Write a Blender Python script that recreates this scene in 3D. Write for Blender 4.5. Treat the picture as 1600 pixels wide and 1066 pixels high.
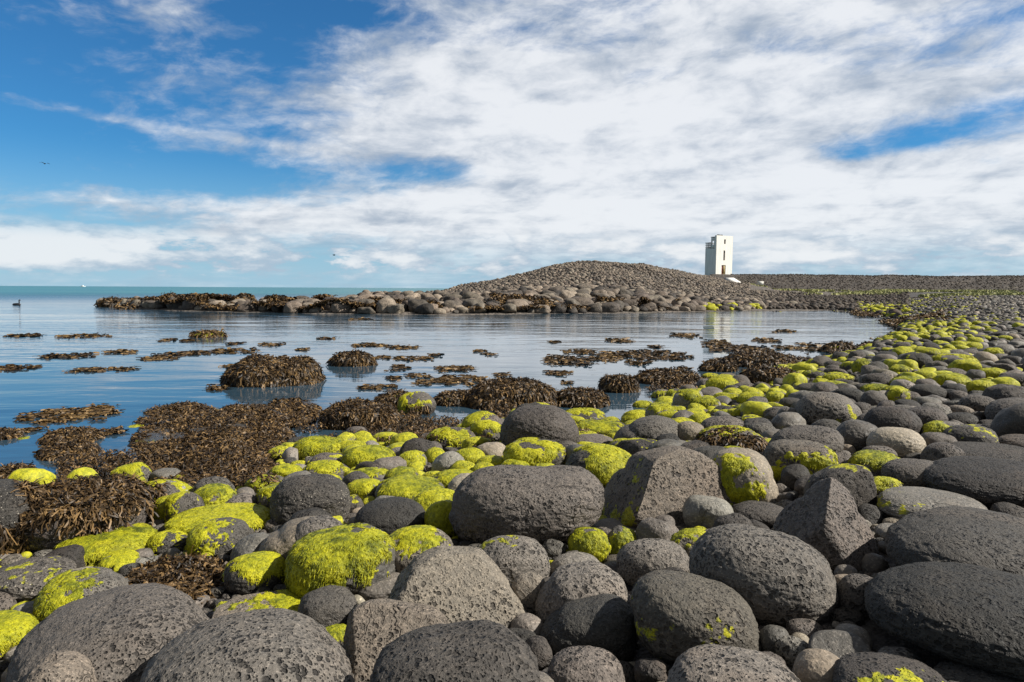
import bpy, bmesh, math, random
import numpy as np
from mathutils import Matrix, Vector
R = math.radians
sc = bpy.context.scene
for o in list(bpy.data.objects): bpy.data.objects.remove(o)
COL = sc.collection

# ------------------------------------------------------------------ camera
F = 1066.67
PITCH, ROLL = R(4.39), R(0.32)
CAM = np.array([0.0, 0.0, 1.6])
Fw = np.array([0, math.cos(PITCH), -math.sin(PITCH)])
R0 = np.array([1.0, 0, 0]); U0 = np.array([0, math.sin(PITCH), math.cos(PITCH)])
Rt = R0*math.cos(ROLL) + U0*math.sin(ROLL)
Up = -R0*math.sin(ROLL) + U0*math.cos(ROLL)
cd = bpy.data.cameras.new('camera'); cam = bpy.data.objects.new('camera', cd); COL.objects.link(cam)
cd.lens = 24; cd.sensor_width = 36; cd.clip_start = 0.05; cd.clip_end = 60000
cam.matrix_world = Matrix(((Rt[0], Up[0], -Fw[0], CAM[0]), (Rt[1], Up[1], -Fw[1], CAM[1]), (Rt[2], Up[2], -Fw[2], CAM[2]), (0, 0, 0, 1)))
sc.camera = cam
sc.view_settings.view_transform = 'Standard'; sc.view_settings.look = 'None'
sc.view_settings.exposure = 0.5; sc.view_settings.gamma = 1.0

# ------------------------------------------------------------------ node helper
class NT:
    def __init__(s, tree): s.t = tree; s.n = tree.nodes; s.l = tree.links; s.n.clear()
    def new(s, typ, **kw):
        n = s.n.new(typ)
        for k, v in kw.items(): setattr(n, k, v)
        return n
    def put(s, sock, v):
        if isinstance(v, bpy.types.NodeSocket): s.l.new(v, sock)
        elif v is not None: sock.default_value = v
    def m(s, op, a, b=None, c=None, clamp=False):
        n = s.new('ShaderNodeMath', operation=op, use_clamp=clamp)
        for i, v in enumerate((a, b, c)):
            if v is not None: s.put(n.inputs[i], v)
        return n.outputs[0]
    def vm(s, op, a, b=None):
        n = s.new('ShaderNodeVectorMath', operation=op)
        s.put(n.inputs[0], a)
        if b is not None: s.put(n.inputs[1], b)
        return n.outputs[0]
    def noise(s, vec, scale, detail=4, rough=.55, dist=0.0, col=False):
        n = s.new('ShaderNodeTexNoise'); s.put(n.inputs['Vector'], vec)
        n.inputs['Scale'].default_value = scale; n.inputs['Detail'].default_value = detail
        n.inputs['Roughness'].default_value = rough; n.inputs['Distortion'].default_value = dist
        return n.outputs['Color' if col else 'Fac']
    def voro(s, vec, scale, feature='F1'):
        n = s.new('ShaderNodeTexVoronoi', feature=feature); s.put(n.inputs['Vector'], vec)
        n.inputs['Scale'].default_value = scale
        return n.outputs['Distance']
    def ramp(s, f, a, b, c=0.0, d=1.0, smooth=True):
        n = s.new('ShaderNodeMapRange'); n.interpolation_type = 'SMOOTHSTEP' if smooth else 'LINEAR'
        s.put(n.inputs[0], f)
        for i, v in zip((1, 2, 3, 4), (a, b, c, d)): s.put(n.inputs[i], v)
        return n.outputs[0]
    def mix(s, f, a, b, mode='MIX'):
        n = s.new('ShaderNodeMix', data_type='RGBA', blend_type=mode)
        s.put(n.inputs[0], f)
        for i, v in ((6, a), (7, b)):
            if isinstance(v, tuple) and len(v) == 3: v = (*v, 1)
            s.put(n.inputs[i], v)
        return n.outputs[2]
    def bump(s, h, dist, strength=1.0, normal=None):
        n = s.new('ShaderNodeBump'); s.put(n.inputs['Height'], h)
        s.put(n.inputs['Distance'], dist); s.put(n.inputs['Strength'], strength)
        if normal is not None: s.put(n.inputs['Normal'], normal)
        return n.outputs[0]
    def comb(s, x, y, z):
        n = s.new('ShaderNodeCombineXYZ')
        for i, v in enumerate((x, y, z)): s.put(n.inputs[i], v)
        return n.outputs[0]

# ------------------------------------------------------------------ sun and sky
SUN_AZ = R(98)      # clockwise from +Y: sun stands to the right
SUN_EL = R(40)
sv = Vector((math.sin(SUN_AZ)*math.cos(SUN_EL), math.cos(SUN_AZ)*math.cos(SUN_EL), math.sin(SUN_EL)))
sd = bpy.data.lights.new('sun', 'SUN'); sd.energy = 5.0; sd.angle = R(.5); sd.color = (1, .95, .87)
sun = bpy.data.objects.new('sun', sd); COL.objects.link(sun)
sun.rotation_euler = (-sv).to_track_quat('-Z', 'Y').to_euler()

w = bpy.data.worlds.new('World'); sc.world = w; w.use_nodes = True
T = NT(w.node_tree)
out = T.new('ShaderNodeOutputWorld'); bg = T.new('ShaderNodeBackground'); T.l.new(bg.outputs[0], out.inputs[0])
sky = T.new('ShaderNodeTexSky', sky_type='NISHITA', sun_disc=False)
sky.sun_elevation = SUN_EL; sky.sun_rotation = SUN_AZ; sky.altitude = 0; sky.air_density = 1.0; sky.dust_density = .4; sky.ozone_density = 2.0
tc = T.new('ShaderNodeTexCoord').outputs['Generated']
sp = T.new('ShaderNodeSeparateXYZ'); T.put(sp.inputs[0], tc)
X, Y, Z = sp.outputs
az = T.m('ARCTAN2', X, Y)                       # radians
el = T.m('ARCSINE', Z)
def P2(px, py):                                  # direction of a point of the sky
    d = Fw + Rt*(px-800)/F + Up*(533-py)/F
    d /= np.linalg.norm(d)
    return math.atan2(d[0], d[1]), math.asin(d[2])
den = T.m('ADD', T.m('MAXIMUM', Z, 0.0), .09)
cvec = T.comb(T.m('DIVIDE', X, den), T.m('DIVIDE', Y, den), 0.0)
warp = T.noise(cvec, .9, 3, .5, col=True)
cv2 = T.vm('ADD', cvec, T.vm('MULTIPLY', warp, (.5, .5, 0)))
# stretched across the view, slightly rising to the right
mp = T.new('ShaderNodeMapping'); T.put(mp.inputs[0], cv2)
mp.inputs['Rotation'].default_value = (0, 0, R(-22)); mp.inputs['Scale'].default_value = (.75, .95, 1)
n1 = T.noise(mp.outputs[0], 1.0, 8, .52, 0)
n2 = T.noise(mp.outputs[0], 4.6, 6, .55, .1)
def blob(px, py, rx, ry, amp, rot=0):
    a0, e0 = P2(px, py)
    da = T.m('SUBTRACT', az, a0); de = T.m('SUBTRACT', el, e0)
    c, s_ = math.cos(rot), math.sin(rot)
    u = T.m('DIVIDE', T.m('ADD', T.m('MULTIPLY', da, c), T.m('MULTIPLY', de, s_)), rx/F)
    v = T.m('DIVIDE', T.m('SUBTRACT', T.m('MULTIPLY', de, c), T.m('MULTIPLY', da, s_)), ry/F)
    r2 = T.m('ADD', T.m('MULTIPLY', u, u), T.m('MULTIPLY', v, v))
    return T.m('MULTIPLY', T.m('POWER', 2.718, T.m('MULTIPLY', r2, -1.0)), amp)
av0 = T.comb(T.m('MULTIPLY', az, 6.5), T.m('ADD', T.m('MULTIPLY', el, 15.0), T.m('MULTIPLY', az, -1.1)), 4.4)
av = T.vm('ADD', av0, T.vm('MULTIPLY', T.noise(av0, 1.0, 3, .5, col=True), (.55, .55, 0)))
n3 = T.noise(av, 1.0, 10, .60, 0)
n4 = T.noise(av, 4.0, 8, .62, 0)
cov = T.m('ADD', T.m('ADD', T.m('MULTIPLY', n1, .55), T.m('MULTIPLY', n3, .75)), T.m('ADD', T.m('MULTIPLY', T.m('SUBTRACT', n2, .5), .16), T.m('MULTIPLY', T.m('SUBTRACT', n4, .5), .32)))
cov = T.m('SUBTRACT', cov, .12)
for b in ((1150, 190, 720, 230, .50, R(4)), (700, 215, 330, 65, .20, R(10)), (150, 170, 330, 170, -.27), (330, 250, 260, 60, -.10),
          (420, 60, 190, 60, -.16, R(-14)), (1560, 175, 130, 34, -.40, R(5)), (1430, 218, 80, 20, -.32), (1325, 242, 50, 14, -.30), (995, 125, 70, 24, -.26), (1190, 80, 90, 18, -.16), (880, 70, 120, 16, -.16), (690, 262, 90, 22, -.16), (1500, 90, 120, 20, -.12), (300, 250, 300, 40, -.10),
          (1600, 20, 260, 40, -.34), (650, 270, 130, 24, -.20, R(4)), (380, 290, 160, 22, -.20), (60, 290, 220, 36, .10), (560, 335, 380, 26, .16), (300, 400, 400, 26, -.12), (200, 190, 240, 9, .22, R(-4)),
          (160, 92, 45, 30, .16), (260, 20, 80, 26, .18), (320, 232, 110, 16, .20), (1200, 330, 600, 60, .25), (560, 20, 140, 22, -.26), (600, 120, 160, 50, .14)):
    cov = T.m('ADD', cov, blob(*b))
dens = T.m('MULTIPLY', T.ramp(cov, .38, .86), T.ramp(el, R(1.0), R(5.0), .42, 1.0))
# low cumulus along the horizon
hv = T.comb(T.m('MULTIPLY', az, 9.0), T.m('MULTIPLY', el, 26.0), 2.3)
h1 = T.noise(hv, 1.5, 9, .60, 0)
cum = h1
for b in ((80, 378, 130, 30, .26), (20, 398, 150, 26, .16), (812, 368, 20, 36, .22), (640, 395, 30, 22, .18), (1190, 400, 70, 22, .26), (1330, 405, 60, 18, .2), (1010, 385, 120, 26, .12),
          (500, 395, 200, 16, .06), (1530, 400, 90, 22, .06)):
    cum = T.m('ADD', cum, blob(*b))
band = T.m('MULTIPLY', T.ramp(el, R(.3), R(1.6)), T.ramp(el, R(3.2), R(5.5), 1.0, 0.0))
cumd = T.m('MULTIPLY', T.ramp(cum, .50, .60), band)
blue = T.mix(1.0, sky.outputs[0], (.26, .73, 1.08), 'MULTIPLY')
K = 10.0                                          # sky radiance is scaled by the strength below
pale = T.mix(T.ramp(el, R(-1), R(11), .85, 0.0), blue, (.40*K, .60*K, .76*K))
shade = T.m('ADD', T.m('MULTIPLY', T.noise(T.vm('ADD', av, (3.1, .35, 0)), 1.6, 8, .6, 0), .6), T.m('MULTIPLY', T.noise(T.vm('ADD', mp.outputs[0], (3.1, .12, 0)), 2.0, 6, .6, 0), .4))
ccol = T.mix(T.ramp(T.m('ADD', shade, T.m('MULTIPLY', T.m('SUBTRACT', cov, .8), .22)), .34, .62), (.40*K, .47*K, .57*K), (.88*K, .90*K, .93*K))
c1 = T.mix(T.m('MULTIPLY', dens, .93), pale, ccol)
cshade = T.ramp(T.m('SUBTRACT', cum, T.m('MULTIPLY', T.noise(T.vm('ADD', hv, (.25, -.45, 0)), 1.3, 6), .55)), .22, .52)
ccum = T.mix(cshade, (.42*K, .53*K, .65*K), (.88*K, .90*K, .92*K))
c2 = T.mix(T.m('MULTIPLY', cumd, .85), c1, ccum)
over = T.ramp(el, R(27), R(46))                     # unseen grey cloud added above the view to dim and neutralise sky fill
side = T.m('MULTIPLY', T.ramp(T.m('ABSOLUTE', az), R(52), R(85)), T.ramp(el, R(3), R(14)))  # same added grey out of view at the sides, to lower ambient fill
c2 = T.mix(T.m('MAXIMUM', over, T.m('MULTIPLY', side, .8)), c2, (.185*K, .19*K, .20*K))
T.put(bg.inputs[0], c2); bg.inputs[1].default_value = .0707

# ------------------------------------------------------------------ numpy noise and mesh helpers
def _h(ix, iy, iz, s):
    n = (ix*374761393 + iy*668265263 + iz*2147483647 + s*1274126177) & 0xffffffff
    n = ((n ^ (n >> 13))*1274126177) & 0xffffffff
    n = ((n ^ (n >> 16))*2246822519) & 0xffffffff
    return ((n >> 8) & 0xffff)/32767.5 - 1.0
def vnoise(P, s=0):
    P = np.asarray(P, float); I = np.floor(P).astype(np.int64); f = P - I; f = f*f*f*(f*(f*6-15)+10)
    r = 0
    for dx in (0, 1):
        wx = f[:, 0] if dx else 1-f[:, 0]
        for dy in (0, 1):
            wy = f[:, 1] if dy else 1-f[:, 1]
            for dz in (0, 1):
                wz = f[:, 2] if dz else 1-f[:, 2]
                r = r + wx*wy*wz*_h(I[:, 0]+dx, I[:, 1]+dy, I[:, 2]+dz, s)
    return r
def fbm(P, s=0, o=4, g=.5):
    a, t, r = 1.0, 0, 0
    for k in range(o): r = r + a*vnoise(P*(2.03**k)+k*17.3, s+k); a *= g
    return r
def sstep(a, b, x):
    t = np.clip((x-a)/(b-a), 0, 1); return t*t*(3-2*t)
_ico = {}
def ico(l):
    if l not in _ico:
        bm = bmesh.new(); bmesh.ops.create_icosphere(bm, subdivisions=l, radius=1)
        V = np.array([v.co[:] for v in bm.verts]); Fc = np.array([[v.index for v in f.verts] for f in bm.faces]); bm.free()
        _ico[l] = (V/np.linalg.norm(V, axis=1)[:, None], Fc)
    return _ico[l]
def mk(name, V, Fc, mats, parent=None, loc=None, attrs=None, smooth=True, midx=None):
    me = bpy.data.meshes.new(name)
    V = np.ascontiguousarray(V, dtype=np.float32); Fc = np.ascontiguousarray(Fc, dtype=np.int32)
    k = Fc.shape[1]
    me.vertices.add(len(V)); me.vertices.foreach_set('co', V.ravel())
    me.loops.add(Fc.size); me.loops.foreach_set('vertex_index', Fc.ravel())
    me.polygons.add(len(Fc)); me.polygons.foreach_set('loop_start', np.arange(0, Fc.size, k, dtype=np.int32))
    if smooth: me.polygons.foreach_set('use_smooth', np.ones(len(Fc), dtype=bool))
    if not isinstance(mats, (list, tuple)): mats = [mats]
    for m_ in mats: me.materials.append(m_)
    if midx is not None: me.polygons.foreach_set('material_index', np.ascontiguousarray(midx, dtype=np.int32))
    for an, av in (attrs or {}).items():
        a = me.attributes.new(an, 'FLOAT', 'POINT'); a.data.foreach_set('value', np.ascontiguousarray(av, dtype=np.float32))
    me.update(calc_edges=True)
    o = bpy.data.objects.new(name, me); COL.objects.link(o)
    if parent: o.parent = parent
    if loc is not None: o.location = loc
    return o
def tag(o, label=None, cat=None, group=None, kind=None):
    if label: o['label'] = label
    if cat: o['category'] = cat
    if group: o['group'] = group
    if kind: o['kind'] = kind
    return o
def vnormals(V, Fc):
    n = np.cross(V[Fc[:, 1]]-V[Fc[:, 0]], V[Fc[:, 2]]-V[Fc[:, 0]])
    N = np.zeros_like(V)
    for k in range(3): np.add.at(N, Fc[:, k], n)
    return N/(np.linalg.norm(N, axis=1)[:, None]+1e-12), np.linalg.norm(n, axis=1)/2
def boxes(B):                                       # list of (x0,y0,z0,x1,y1,z1) -> verts, quads
    V, Q = [], []
    for (a, b, c, d, e, f) in B:
        i = len(V)
        V += [(a, b, c), (d, b, c), (d, e, c), (a, e, c), (a, b, f), (d, b, f), (d, e, f), (a, e, f)]
        Q += [(i, i+3, i+2, i+1), (i+4, i+5, i+6, i+7), (i, i+1, i+5, i+4), (i+1, i+2, i+6, i+5), (i+2, i+3, i+7, i+6), (i+3, i, i+4, i+7)]
    return np.array(V, float), np.array(Q)

def ray(px, py):
    d = Fw + Rt*(px-800)/F + Up*(533-py)/F
    return d/np.linalg.norm(d)
def atz(px, py, z=0.0):
    d = ray(px, py); t = (z-CAM[2])/d[2]; return CAM + d*t
def proj(P):
    v = np.asarray(P)-CAM; z = v@Fw
    return 800+F*(v@Rt)/z, 533-F*(v@Up)/z, z
def azD(p): return math.degrees(math.atan2(p[0], p[1])), math.hypot(p[0], p[1])

# ------------------------------------------------------------------ lie of the land
shore = [(-500, 780), (-200, 768), (0, 765), (100, 762), (200, 758), (290, 742), (330, 722), (450, 706), (560, 696), (650, 690), (700, 682), (750, 668), (800, 655), (870, 650), (920, 668), (960, 682), (990, 672),
         (1020, 645), (1060, 625), (1150, 600), (1250, 578), (1350, 552), (1400, 528), (1418, 509)]
S = np.array([azD(atz(*p)) for p in shore])
farw = [(150, 476), (165, 478.5), (230, 482.5), (300, 485), (400, 487), (500, 489), (700, 491), (900, 489), (1000, 488), (1100, 486), (1200, 484.5), (1290, 484), (1350, 489), (1400, 499), (1418, 508)]
W_ = np.array([azD(atz(*p)) for p in farw])
crest = [(150, 474, 66), (165, 472, 66), (200, 471, 66), (300, 467, 65), (400, 463, 60), (500, 458, 63), (600, 449, 68), (700, 442, 76), (760, 432, 84), (800, 423, 90), (860, 414, 97), (930, 409, 102), (1000, 413, 106), (1050, 422, 112), (1100, 431, 136),
         (1125, 434, 146), (1150, 441.5, 134), (1200, 449, 112), (1250, 455, 98), (1290, 459, 92), (1350, 461, 92), (1418, 462, 92)]
Cc = []
for px, py, D in crest:
    if px < 1060: D *= math.sqrt(1+((px-800)/F)**2)
    d = ray(px, py); h = math.hypot(d[0], d[1]); Cc.append((math.degrees(math.atan2(d[0], d[1])), D, CAM[2]+d[2]/h*D-float(np.interp(px, [150, 500, 800, 900, 1100], [.5, .6, .45, .2, .12]))))
Cc = np.array(Cc)
def pxaz(px): return math.degrees(math.atan2(px-800, F))
def G(x, y):
    x = np.atleast_1d(np.asarray(x, float)); y = np.atleast_1d(np.asarray(y, float))
    a = np.degrees(np.arctan2(x, y)); D = np.hypot(x, y)
    Ds = np.interp(a, S[:, 0], S[:, 1]); cap = np.interp(a, [-40, -10, 10, 30], [.26, .32, .42, .5])
    back = sstep(70, 110, -a) ; Ds = Ds + back*60
    q = Ds-D
    zn = np.where(q > 0, cap*(1-np.exp(-.11*q/cap)), np.maximum(.09*q, -.7))
    Dw = np.interp(a, W_[:, 0], W_[:, 1]); Dc = np.interp(a, Cc[:, 0], Cc[:, 1]); zc = np.interp(a, Cc[:, 0], Cc[:, 2])
    t = (D-Dw)/(Dc-Dw)
    tt = np.clip(t, 0, 1)
    land = .12+tt*(1.18-.18*tt)/1.0*(zc-.12)
    land = np.where(t < 0, np.maximum(.12+.07*(D-Dw), -.7), land)
    land = np.where(t > 1, np.maximum(zc-.10*(D-Dc)-.004*(D-Dc)**2, -.7), land)
    lm = sstep(pxaz(145), pxaz(160), a)
    land = land*lm - .7*(1-lm)
    plain = np.clip(.05+.026*(D-Dw), -.7, 1.52)
    pl = sstep(pxaz(1090), pxaz(1150), a)
    plain = plain*pl - .7*(1-pl)
    land = land+.32*np.clip(tt*3, 0, 1)*lm*fbm(np.stack([x*.11, y*.11, x*0+7], 1), 31, 3)
    zf = np.maximum(land, plain)
    z = np.maximum(zn, zf)
    zr = np.interp(D, [0, 3, 8, 15, 30, 60, 110, 400], [.45, .5, .5, .5, .72, 1.12, 1.52, 1.52])
    wr = sstep(29.4, 33.5, a)
    z = z*(1-wr)+zr*wr
    # embankment
    top = np.interp(a, [pxaz(1090), pxaz(1120), pxaz(1160), pxaz(1600), 60], [4.6, 4.75, 4.7, 4.25, 4.1])
    em = sstep(126, 148, D)*(1-sstep(168, 195, D))*sstep(pxaz(1075), pxaz(1112), a)
    ze = 1.52+(top-1.52)*em
    z = np.where((em > 0) & (D > 120), np.maximum(z, ze), z)
    nz = fbm(np.stack([x*.35, y*.35, x*0], 1), 5, 3)
    z = z + nz*np.where(D < 30, .022, .05)*(z > -.3) + .12*em*fbm(np.stack([x*.22, y*.22, x*0+4], 1), 9, 3)
    return z
def g1(x, y): return float(G(x, y)[0])

# ------------------------------------------------------------------ materials
def mat(name):
    m_ = bpy.data.materials.new(name); m_.use_nodes = True
    t = NT(m_.node_tree); o = t.new('ShaderNodeOutputMaterial'); p = t.new('ShaderNodeBsdfPrincipled')
    t.l.new(p.outputs[0], o.inputs[0]); return m_, t, p
def attr(t, n): a = t.new('ShaderNodeAttribute'); a.attribute_name = n; return a.outputs['Fac']
ALG_A, ALG_B, ALG_C = (.54, .505, .012), (.26, .275, .010), (.055, .070, .008)
def rock_mat(name, c0, c1, pit=1.0, ps=46, speck=0.0, rough=.75, bigpit=0.0, bk=1.0, vlo=.72):
    c0 = tuple(v*.86 for v in c0); c1 = tuple(v*.86 for v in c1)
    m_, t, p = mat(name)
    oc = t.new('ShaderNodeTexCoord').outputs['Object']
    rnd = t.new('ShaderNodeObjectInfo').outputs['Random']
    tint = t.m('FRACT', t.m('ADD', attr(t, 'tint'), rnd))
    vec = t.vm('ADD', oc, t.comb(t.m('MULTIPLY', rnd, 37.0), t.m('MULTIPLY', tint, 11.0), 0.0))
    wob = t.vm('ADD', vec, t.vm('MULTIPLY', t.noise(vec, 9, 2, .5, col=True), (.05, .05, .05)))
    big = t.noise(vec, 2.6, 5, .6, .4)
    fine = t.noise(vec, ps*.8, 5, .72)
    gran = t.noise(vec, ps*2.6, 3, .75)
    c = t.mix(t.ramp(t.m('ADD', t.m('MULTIPLY', tint, .55), t.m('MULTIPLY', big, .55)), .25, .85), c0, c1)
    c = t.mix(t.ramp(fine, .35, .68, 0.0, .55), c, t.mix(1.0, c, (1.65, 1.6, 1.55), 'MULTIPLY'))
    c = t.mix(t.ramp(gran, .52, .66, 0.0, .75), c, t.mix(1.0, c, (2.3, 2.25, 2.2), 'MULTIPLY'))
    c = t.mix(t.ramp(t.noise(vec, 1.7, 4, .6), .54, .72, 0.0, .30), c, (.19, .145, .11))
    vr = t.ramp(t.m('FRACT', t.m('MULTIPLY', tint, 7.31)), 0.0, 1.0, vlo, 1.38, False)
    wr_ = t.m('MULTIPLY', vr, t.ramp(t.m('FRACT', t.m('MULTIPLY', tint, 3.77)), 0.0, 1.0, .97, 1.07, False))
    c = t.mix(1.0, c, t.comb(wr_, vr, t.m('MULTIPLY', vr, .96)), 'MULTIPLY')
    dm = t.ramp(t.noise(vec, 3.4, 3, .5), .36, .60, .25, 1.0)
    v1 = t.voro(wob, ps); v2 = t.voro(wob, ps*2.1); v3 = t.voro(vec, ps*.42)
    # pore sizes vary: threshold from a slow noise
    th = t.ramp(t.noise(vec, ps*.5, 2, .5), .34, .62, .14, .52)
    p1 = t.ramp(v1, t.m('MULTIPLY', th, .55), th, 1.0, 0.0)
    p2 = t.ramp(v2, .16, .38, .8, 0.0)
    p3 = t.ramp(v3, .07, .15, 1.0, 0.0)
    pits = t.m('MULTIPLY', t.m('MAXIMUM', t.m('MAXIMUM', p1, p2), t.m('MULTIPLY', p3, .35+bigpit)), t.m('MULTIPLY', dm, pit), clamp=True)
    c = t.mix(t.m('MULTIPLY', pits, .85), c, (.014, .012, .010))  # pore shade painted into the base colour, along with darker pore walls
    if speck:
        sv_ = t.voro(wob, 62)
        sm = t.m('MULTIPLY', t.ramp(sv_, .12, .2, 1.0, 0.0), t.ramp(t.noise(vec, 6, 3), .56-.12*speck, .66-.1*speck))
        c = t.mix(sm, c, (.52, .47, .38))
    # thin film of green algae where the mesh carries the mask
    al = attr(t, 'alg')
    am = t.ramp(t.m('ADD', al, t.m('MULTIPLY', t.m('SUBTRACT', t.noise(vec, 22, 4, .7), .5), .9)), .42, .60)
    ac = t.mix(t.ramp(t.noise(vec, 30, 4, .7), .35, .65), ALG_B, ALG_A)
    c = t.mix(t.m('MULTIPLY', am, .92), c, ac)
    pz = t.new('ShaderNodeSeparateXYZ'); t.put(pz.inputs[0], t.new('ShaderNodeNewGeometry').outputs['Position'])
    wet = t.ramp(t.m('ADD', pz.outputs[2], t.m('MULTIPLY', t.m('SUBTRACT', big, .5), .16)), .03, .13, 1.0, 0.0)
    c = t.mix(t.m('MULTIPLY', wet, .8), c, t.mix(1.0, c, (.42, .38, .34), 'MULTIPLY'))
    ck = t.voro(t.vm('ADD', vec, t.vm('MULTIPLY', t.noise(vec, 3, 4, .7, col=True), (.5, .5, .5))), 1.9, 'DISTANCE_TO_EDGE')
    crack = t.m('MULTIPLY', t.ramp(ck, .004, .018, 1.0, 0.0), t.ramp(t.noise(vec, 1.3, 2), .56, .62))
    h = t.m('ADD', t.m('MULTIPLY', t.m('SUBTRACT', 1.0, t.m('MAXIMUM', pits, crack)), 1.0), t.m('ADD', t.m('MULTIPLY', fine, .55), t.m('MULTIPLY', gran, .22)))
    t.put(p.inputs['Normal'], t.bump(h, .9/ps*bk, 1.0))
    t.put(p.inputs['Base Color'], c)
    t.put(p.inputs['Roughness'], t.m('SUBTRACT', t.ramp(fine, .3, .7, rough-.12, rough+.1), t.m('MULTIPLY', wet, .42))); p.inputs['Specular IOR Level'].default_value = .35
    return m_
M = {}
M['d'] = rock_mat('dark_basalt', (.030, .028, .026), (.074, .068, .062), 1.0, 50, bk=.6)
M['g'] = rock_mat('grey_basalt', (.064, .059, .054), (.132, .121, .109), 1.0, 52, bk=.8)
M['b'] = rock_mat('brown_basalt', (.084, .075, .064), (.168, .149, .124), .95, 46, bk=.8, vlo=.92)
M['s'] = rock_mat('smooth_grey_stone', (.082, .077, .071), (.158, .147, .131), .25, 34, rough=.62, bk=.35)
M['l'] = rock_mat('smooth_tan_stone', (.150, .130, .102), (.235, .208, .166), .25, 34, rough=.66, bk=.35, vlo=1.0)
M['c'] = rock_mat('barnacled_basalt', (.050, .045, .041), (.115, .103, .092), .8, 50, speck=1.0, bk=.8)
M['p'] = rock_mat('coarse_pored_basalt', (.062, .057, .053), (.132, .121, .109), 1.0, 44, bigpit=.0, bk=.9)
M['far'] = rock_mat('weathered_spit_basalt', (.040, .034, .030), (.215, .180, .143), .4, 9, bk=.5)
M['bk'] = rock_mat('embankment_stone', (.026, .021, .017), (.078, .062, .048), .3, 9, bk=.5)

m_, t, p = mat('green_algae')
oc = t.new('ShaderNodeTexCoord').outputs['Object']; rnd = t.new('ShaderNodeObjectInfo').outputs['Random']
tint = attr(t, 'tint')
nz = t.noise(oc, 9, 4, .65); nf = t.noise(oc, 70, 3, .7)
f = t.m('ADD', t.m('ADD', t.m('MULTIPLY', nz, .95), t.m('MULTIPLY', tint, .45)), t.m('MULTIPLY', rnd, .18))
c = t.mix(t.ramp(f, .48, 1.0), ALG_B, ALG_A)
c = t.mix(t.ramp(f, .40, .68, .85, 0.0), c, ALG_C)
c = t.mix(t.ramp(t.noise(oc, 4, 3, .6), .56, .7, 0.0, .35), c, (.20, .15, .03))
c = t.mix(t.ramp(nf, .40, .62, .35, 0.0), c, ALG_C)
t.put(p.inputs['Base Color'], c); p.inputs['Roughness'].default_value = .55; p.inputs['Specular IOR Level'].default_value = .3
t.put(p.inputs['Normal'], t.bump(t.m('ADD', nf, t.noise(oc, 24, 4, .7)), .012, .8))
M['algae'] = m_

def weed_mat(name, a, b, c_):
    m_, t, p = mat(name)
    oc = t.new('ShaderNodeTexCoord').outputs['Object']; tint = attr(t, 'tint')
    f = t.m('ADD', t.m('MULTIPLY', tint, .75), t.m('MULTIPLY', t.noise(oc, 3.5, 3, .6), .5))
    c = t.mix(t.ramp(f, .25, .66), a, b)
    c = t.mix(t.ramp(f, .70, .98), c, c_)
    t.put(p.inputs['Base Color'], c); p.inputs['Roughness'].default_value = .5; p.inputs['Specular IOR Level'].default_value = .28
    t.put(p.inputs['Normal'], t.bump(t.noise(oc, 60, 2), .004, .6))
    return m_
M['weed'] = weed_mat('brown_seaweed', (.013, .009, .005), (.062, .037, .015), (.21, .128, .050))
M['goldweed'] = weed_mat('golden_seaweed', (.028, .018, .008), (.105, .062, .023), (.26, .165, .065))

def ground_mat(name, kind):
    m_, t, p = mat(name)
    oc = t.new('ShaderNodeTexCoord').outputs['Object']
    s = {'near': 22, 'spit': 2.6, 'bank': 2.2}[kind]
    v = t.voro(oc, s); v2 = t.voro(oc, s*2.7)
    n_ = t.noise(oc, s*.25, 5, .65); nb = t.noise(oc, .12, 4, .6)
    ca, cb = {'near': ((.035, .032, .030), (.090, .082, .074)), 'spit': ((.075, .064, .055), (.16, .135, .112)), 'bank': ((.040, .033, .027), (.098, .080, .062))}[kind]
    c = t.mix(t.ramp(n_, .3, .7), ca, cb)
    if kind != 'near':
        c = t.mix(t.ramp(t.noise(oc, s*1.6, 3, .7), .55, .75, 0.0, .6), c, (.26, .22, .18))
        c = t.mix(t.ramp(nb, .60, .74, 0.0, .4), c, (.10, .10, .035))
    t.put(p.inputs['Base Color'], c); p.inputs['Roughness'].default_value = .9
    hh = t.m('ADD', t.m('MULTIPLY', t.m('SUBTRACT', 1.0, v), .7), t.m('MULTIPLY', t.m('SUBTRACT', 1.0, v2), .3))
    t.put(p.inputs['Normal'], t.bump(hh, {'near': .03, 'spit': .3, 'bank': .35}[kind], .9))
    return m_
M['near'] = ground_mat('gravel_ground', 'near'); M['spit'] = ground_mat('cobble_ground', 'spit'); M['bank'] = ground_mat('bank_rubble', 'bank')

# water
m_, t, p = mat('sea_water')
geo = t.new('ShaderNodeNewGeometry').outputs['Position']
spx = t.new('ShaderNodeSeparateXYZ'); t.put(spx.inputs[0], geo)
mpp = t.new('ShaderNodeMapping'); t.put(mpp.inputs[0], geo); mpp.inputs['Scale'].default_value = (.45, 1.25, 1); mpp.inputs['Rotation'].default_value = (0, 0, R(8))
dist = t.vm('LENGTH', t.comb(spx.outputs[0], spx.outputs[1], 0.0))
ln = t.new('ShaderNodeVectorMath', operation='LENGTH'); t.put(ln.inputs[0], geo); dist = ln.outputs['Value']
w1 = t.noise(mpp.outputs[0], 1.1, 3, .5, .3); w2 = t.noise(mpp.outputs[0], 4.2, 3, .5, .2); w3 = t.noise(mpp.outputs[0], .22, 3, .55)
calm = t.ramp(t.m('ADD', t.noise(mpp.outputs[0], .12, 3, .6), 0.0), .38, .62, .25, 1.0)
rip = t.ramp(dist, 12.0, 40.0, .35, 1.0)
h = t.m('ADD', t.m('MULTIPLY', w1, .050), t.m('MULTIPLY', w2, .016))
h = t.m('MULTIPLY', h, t.m('MULTIPLY', calm, rip))
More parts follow.
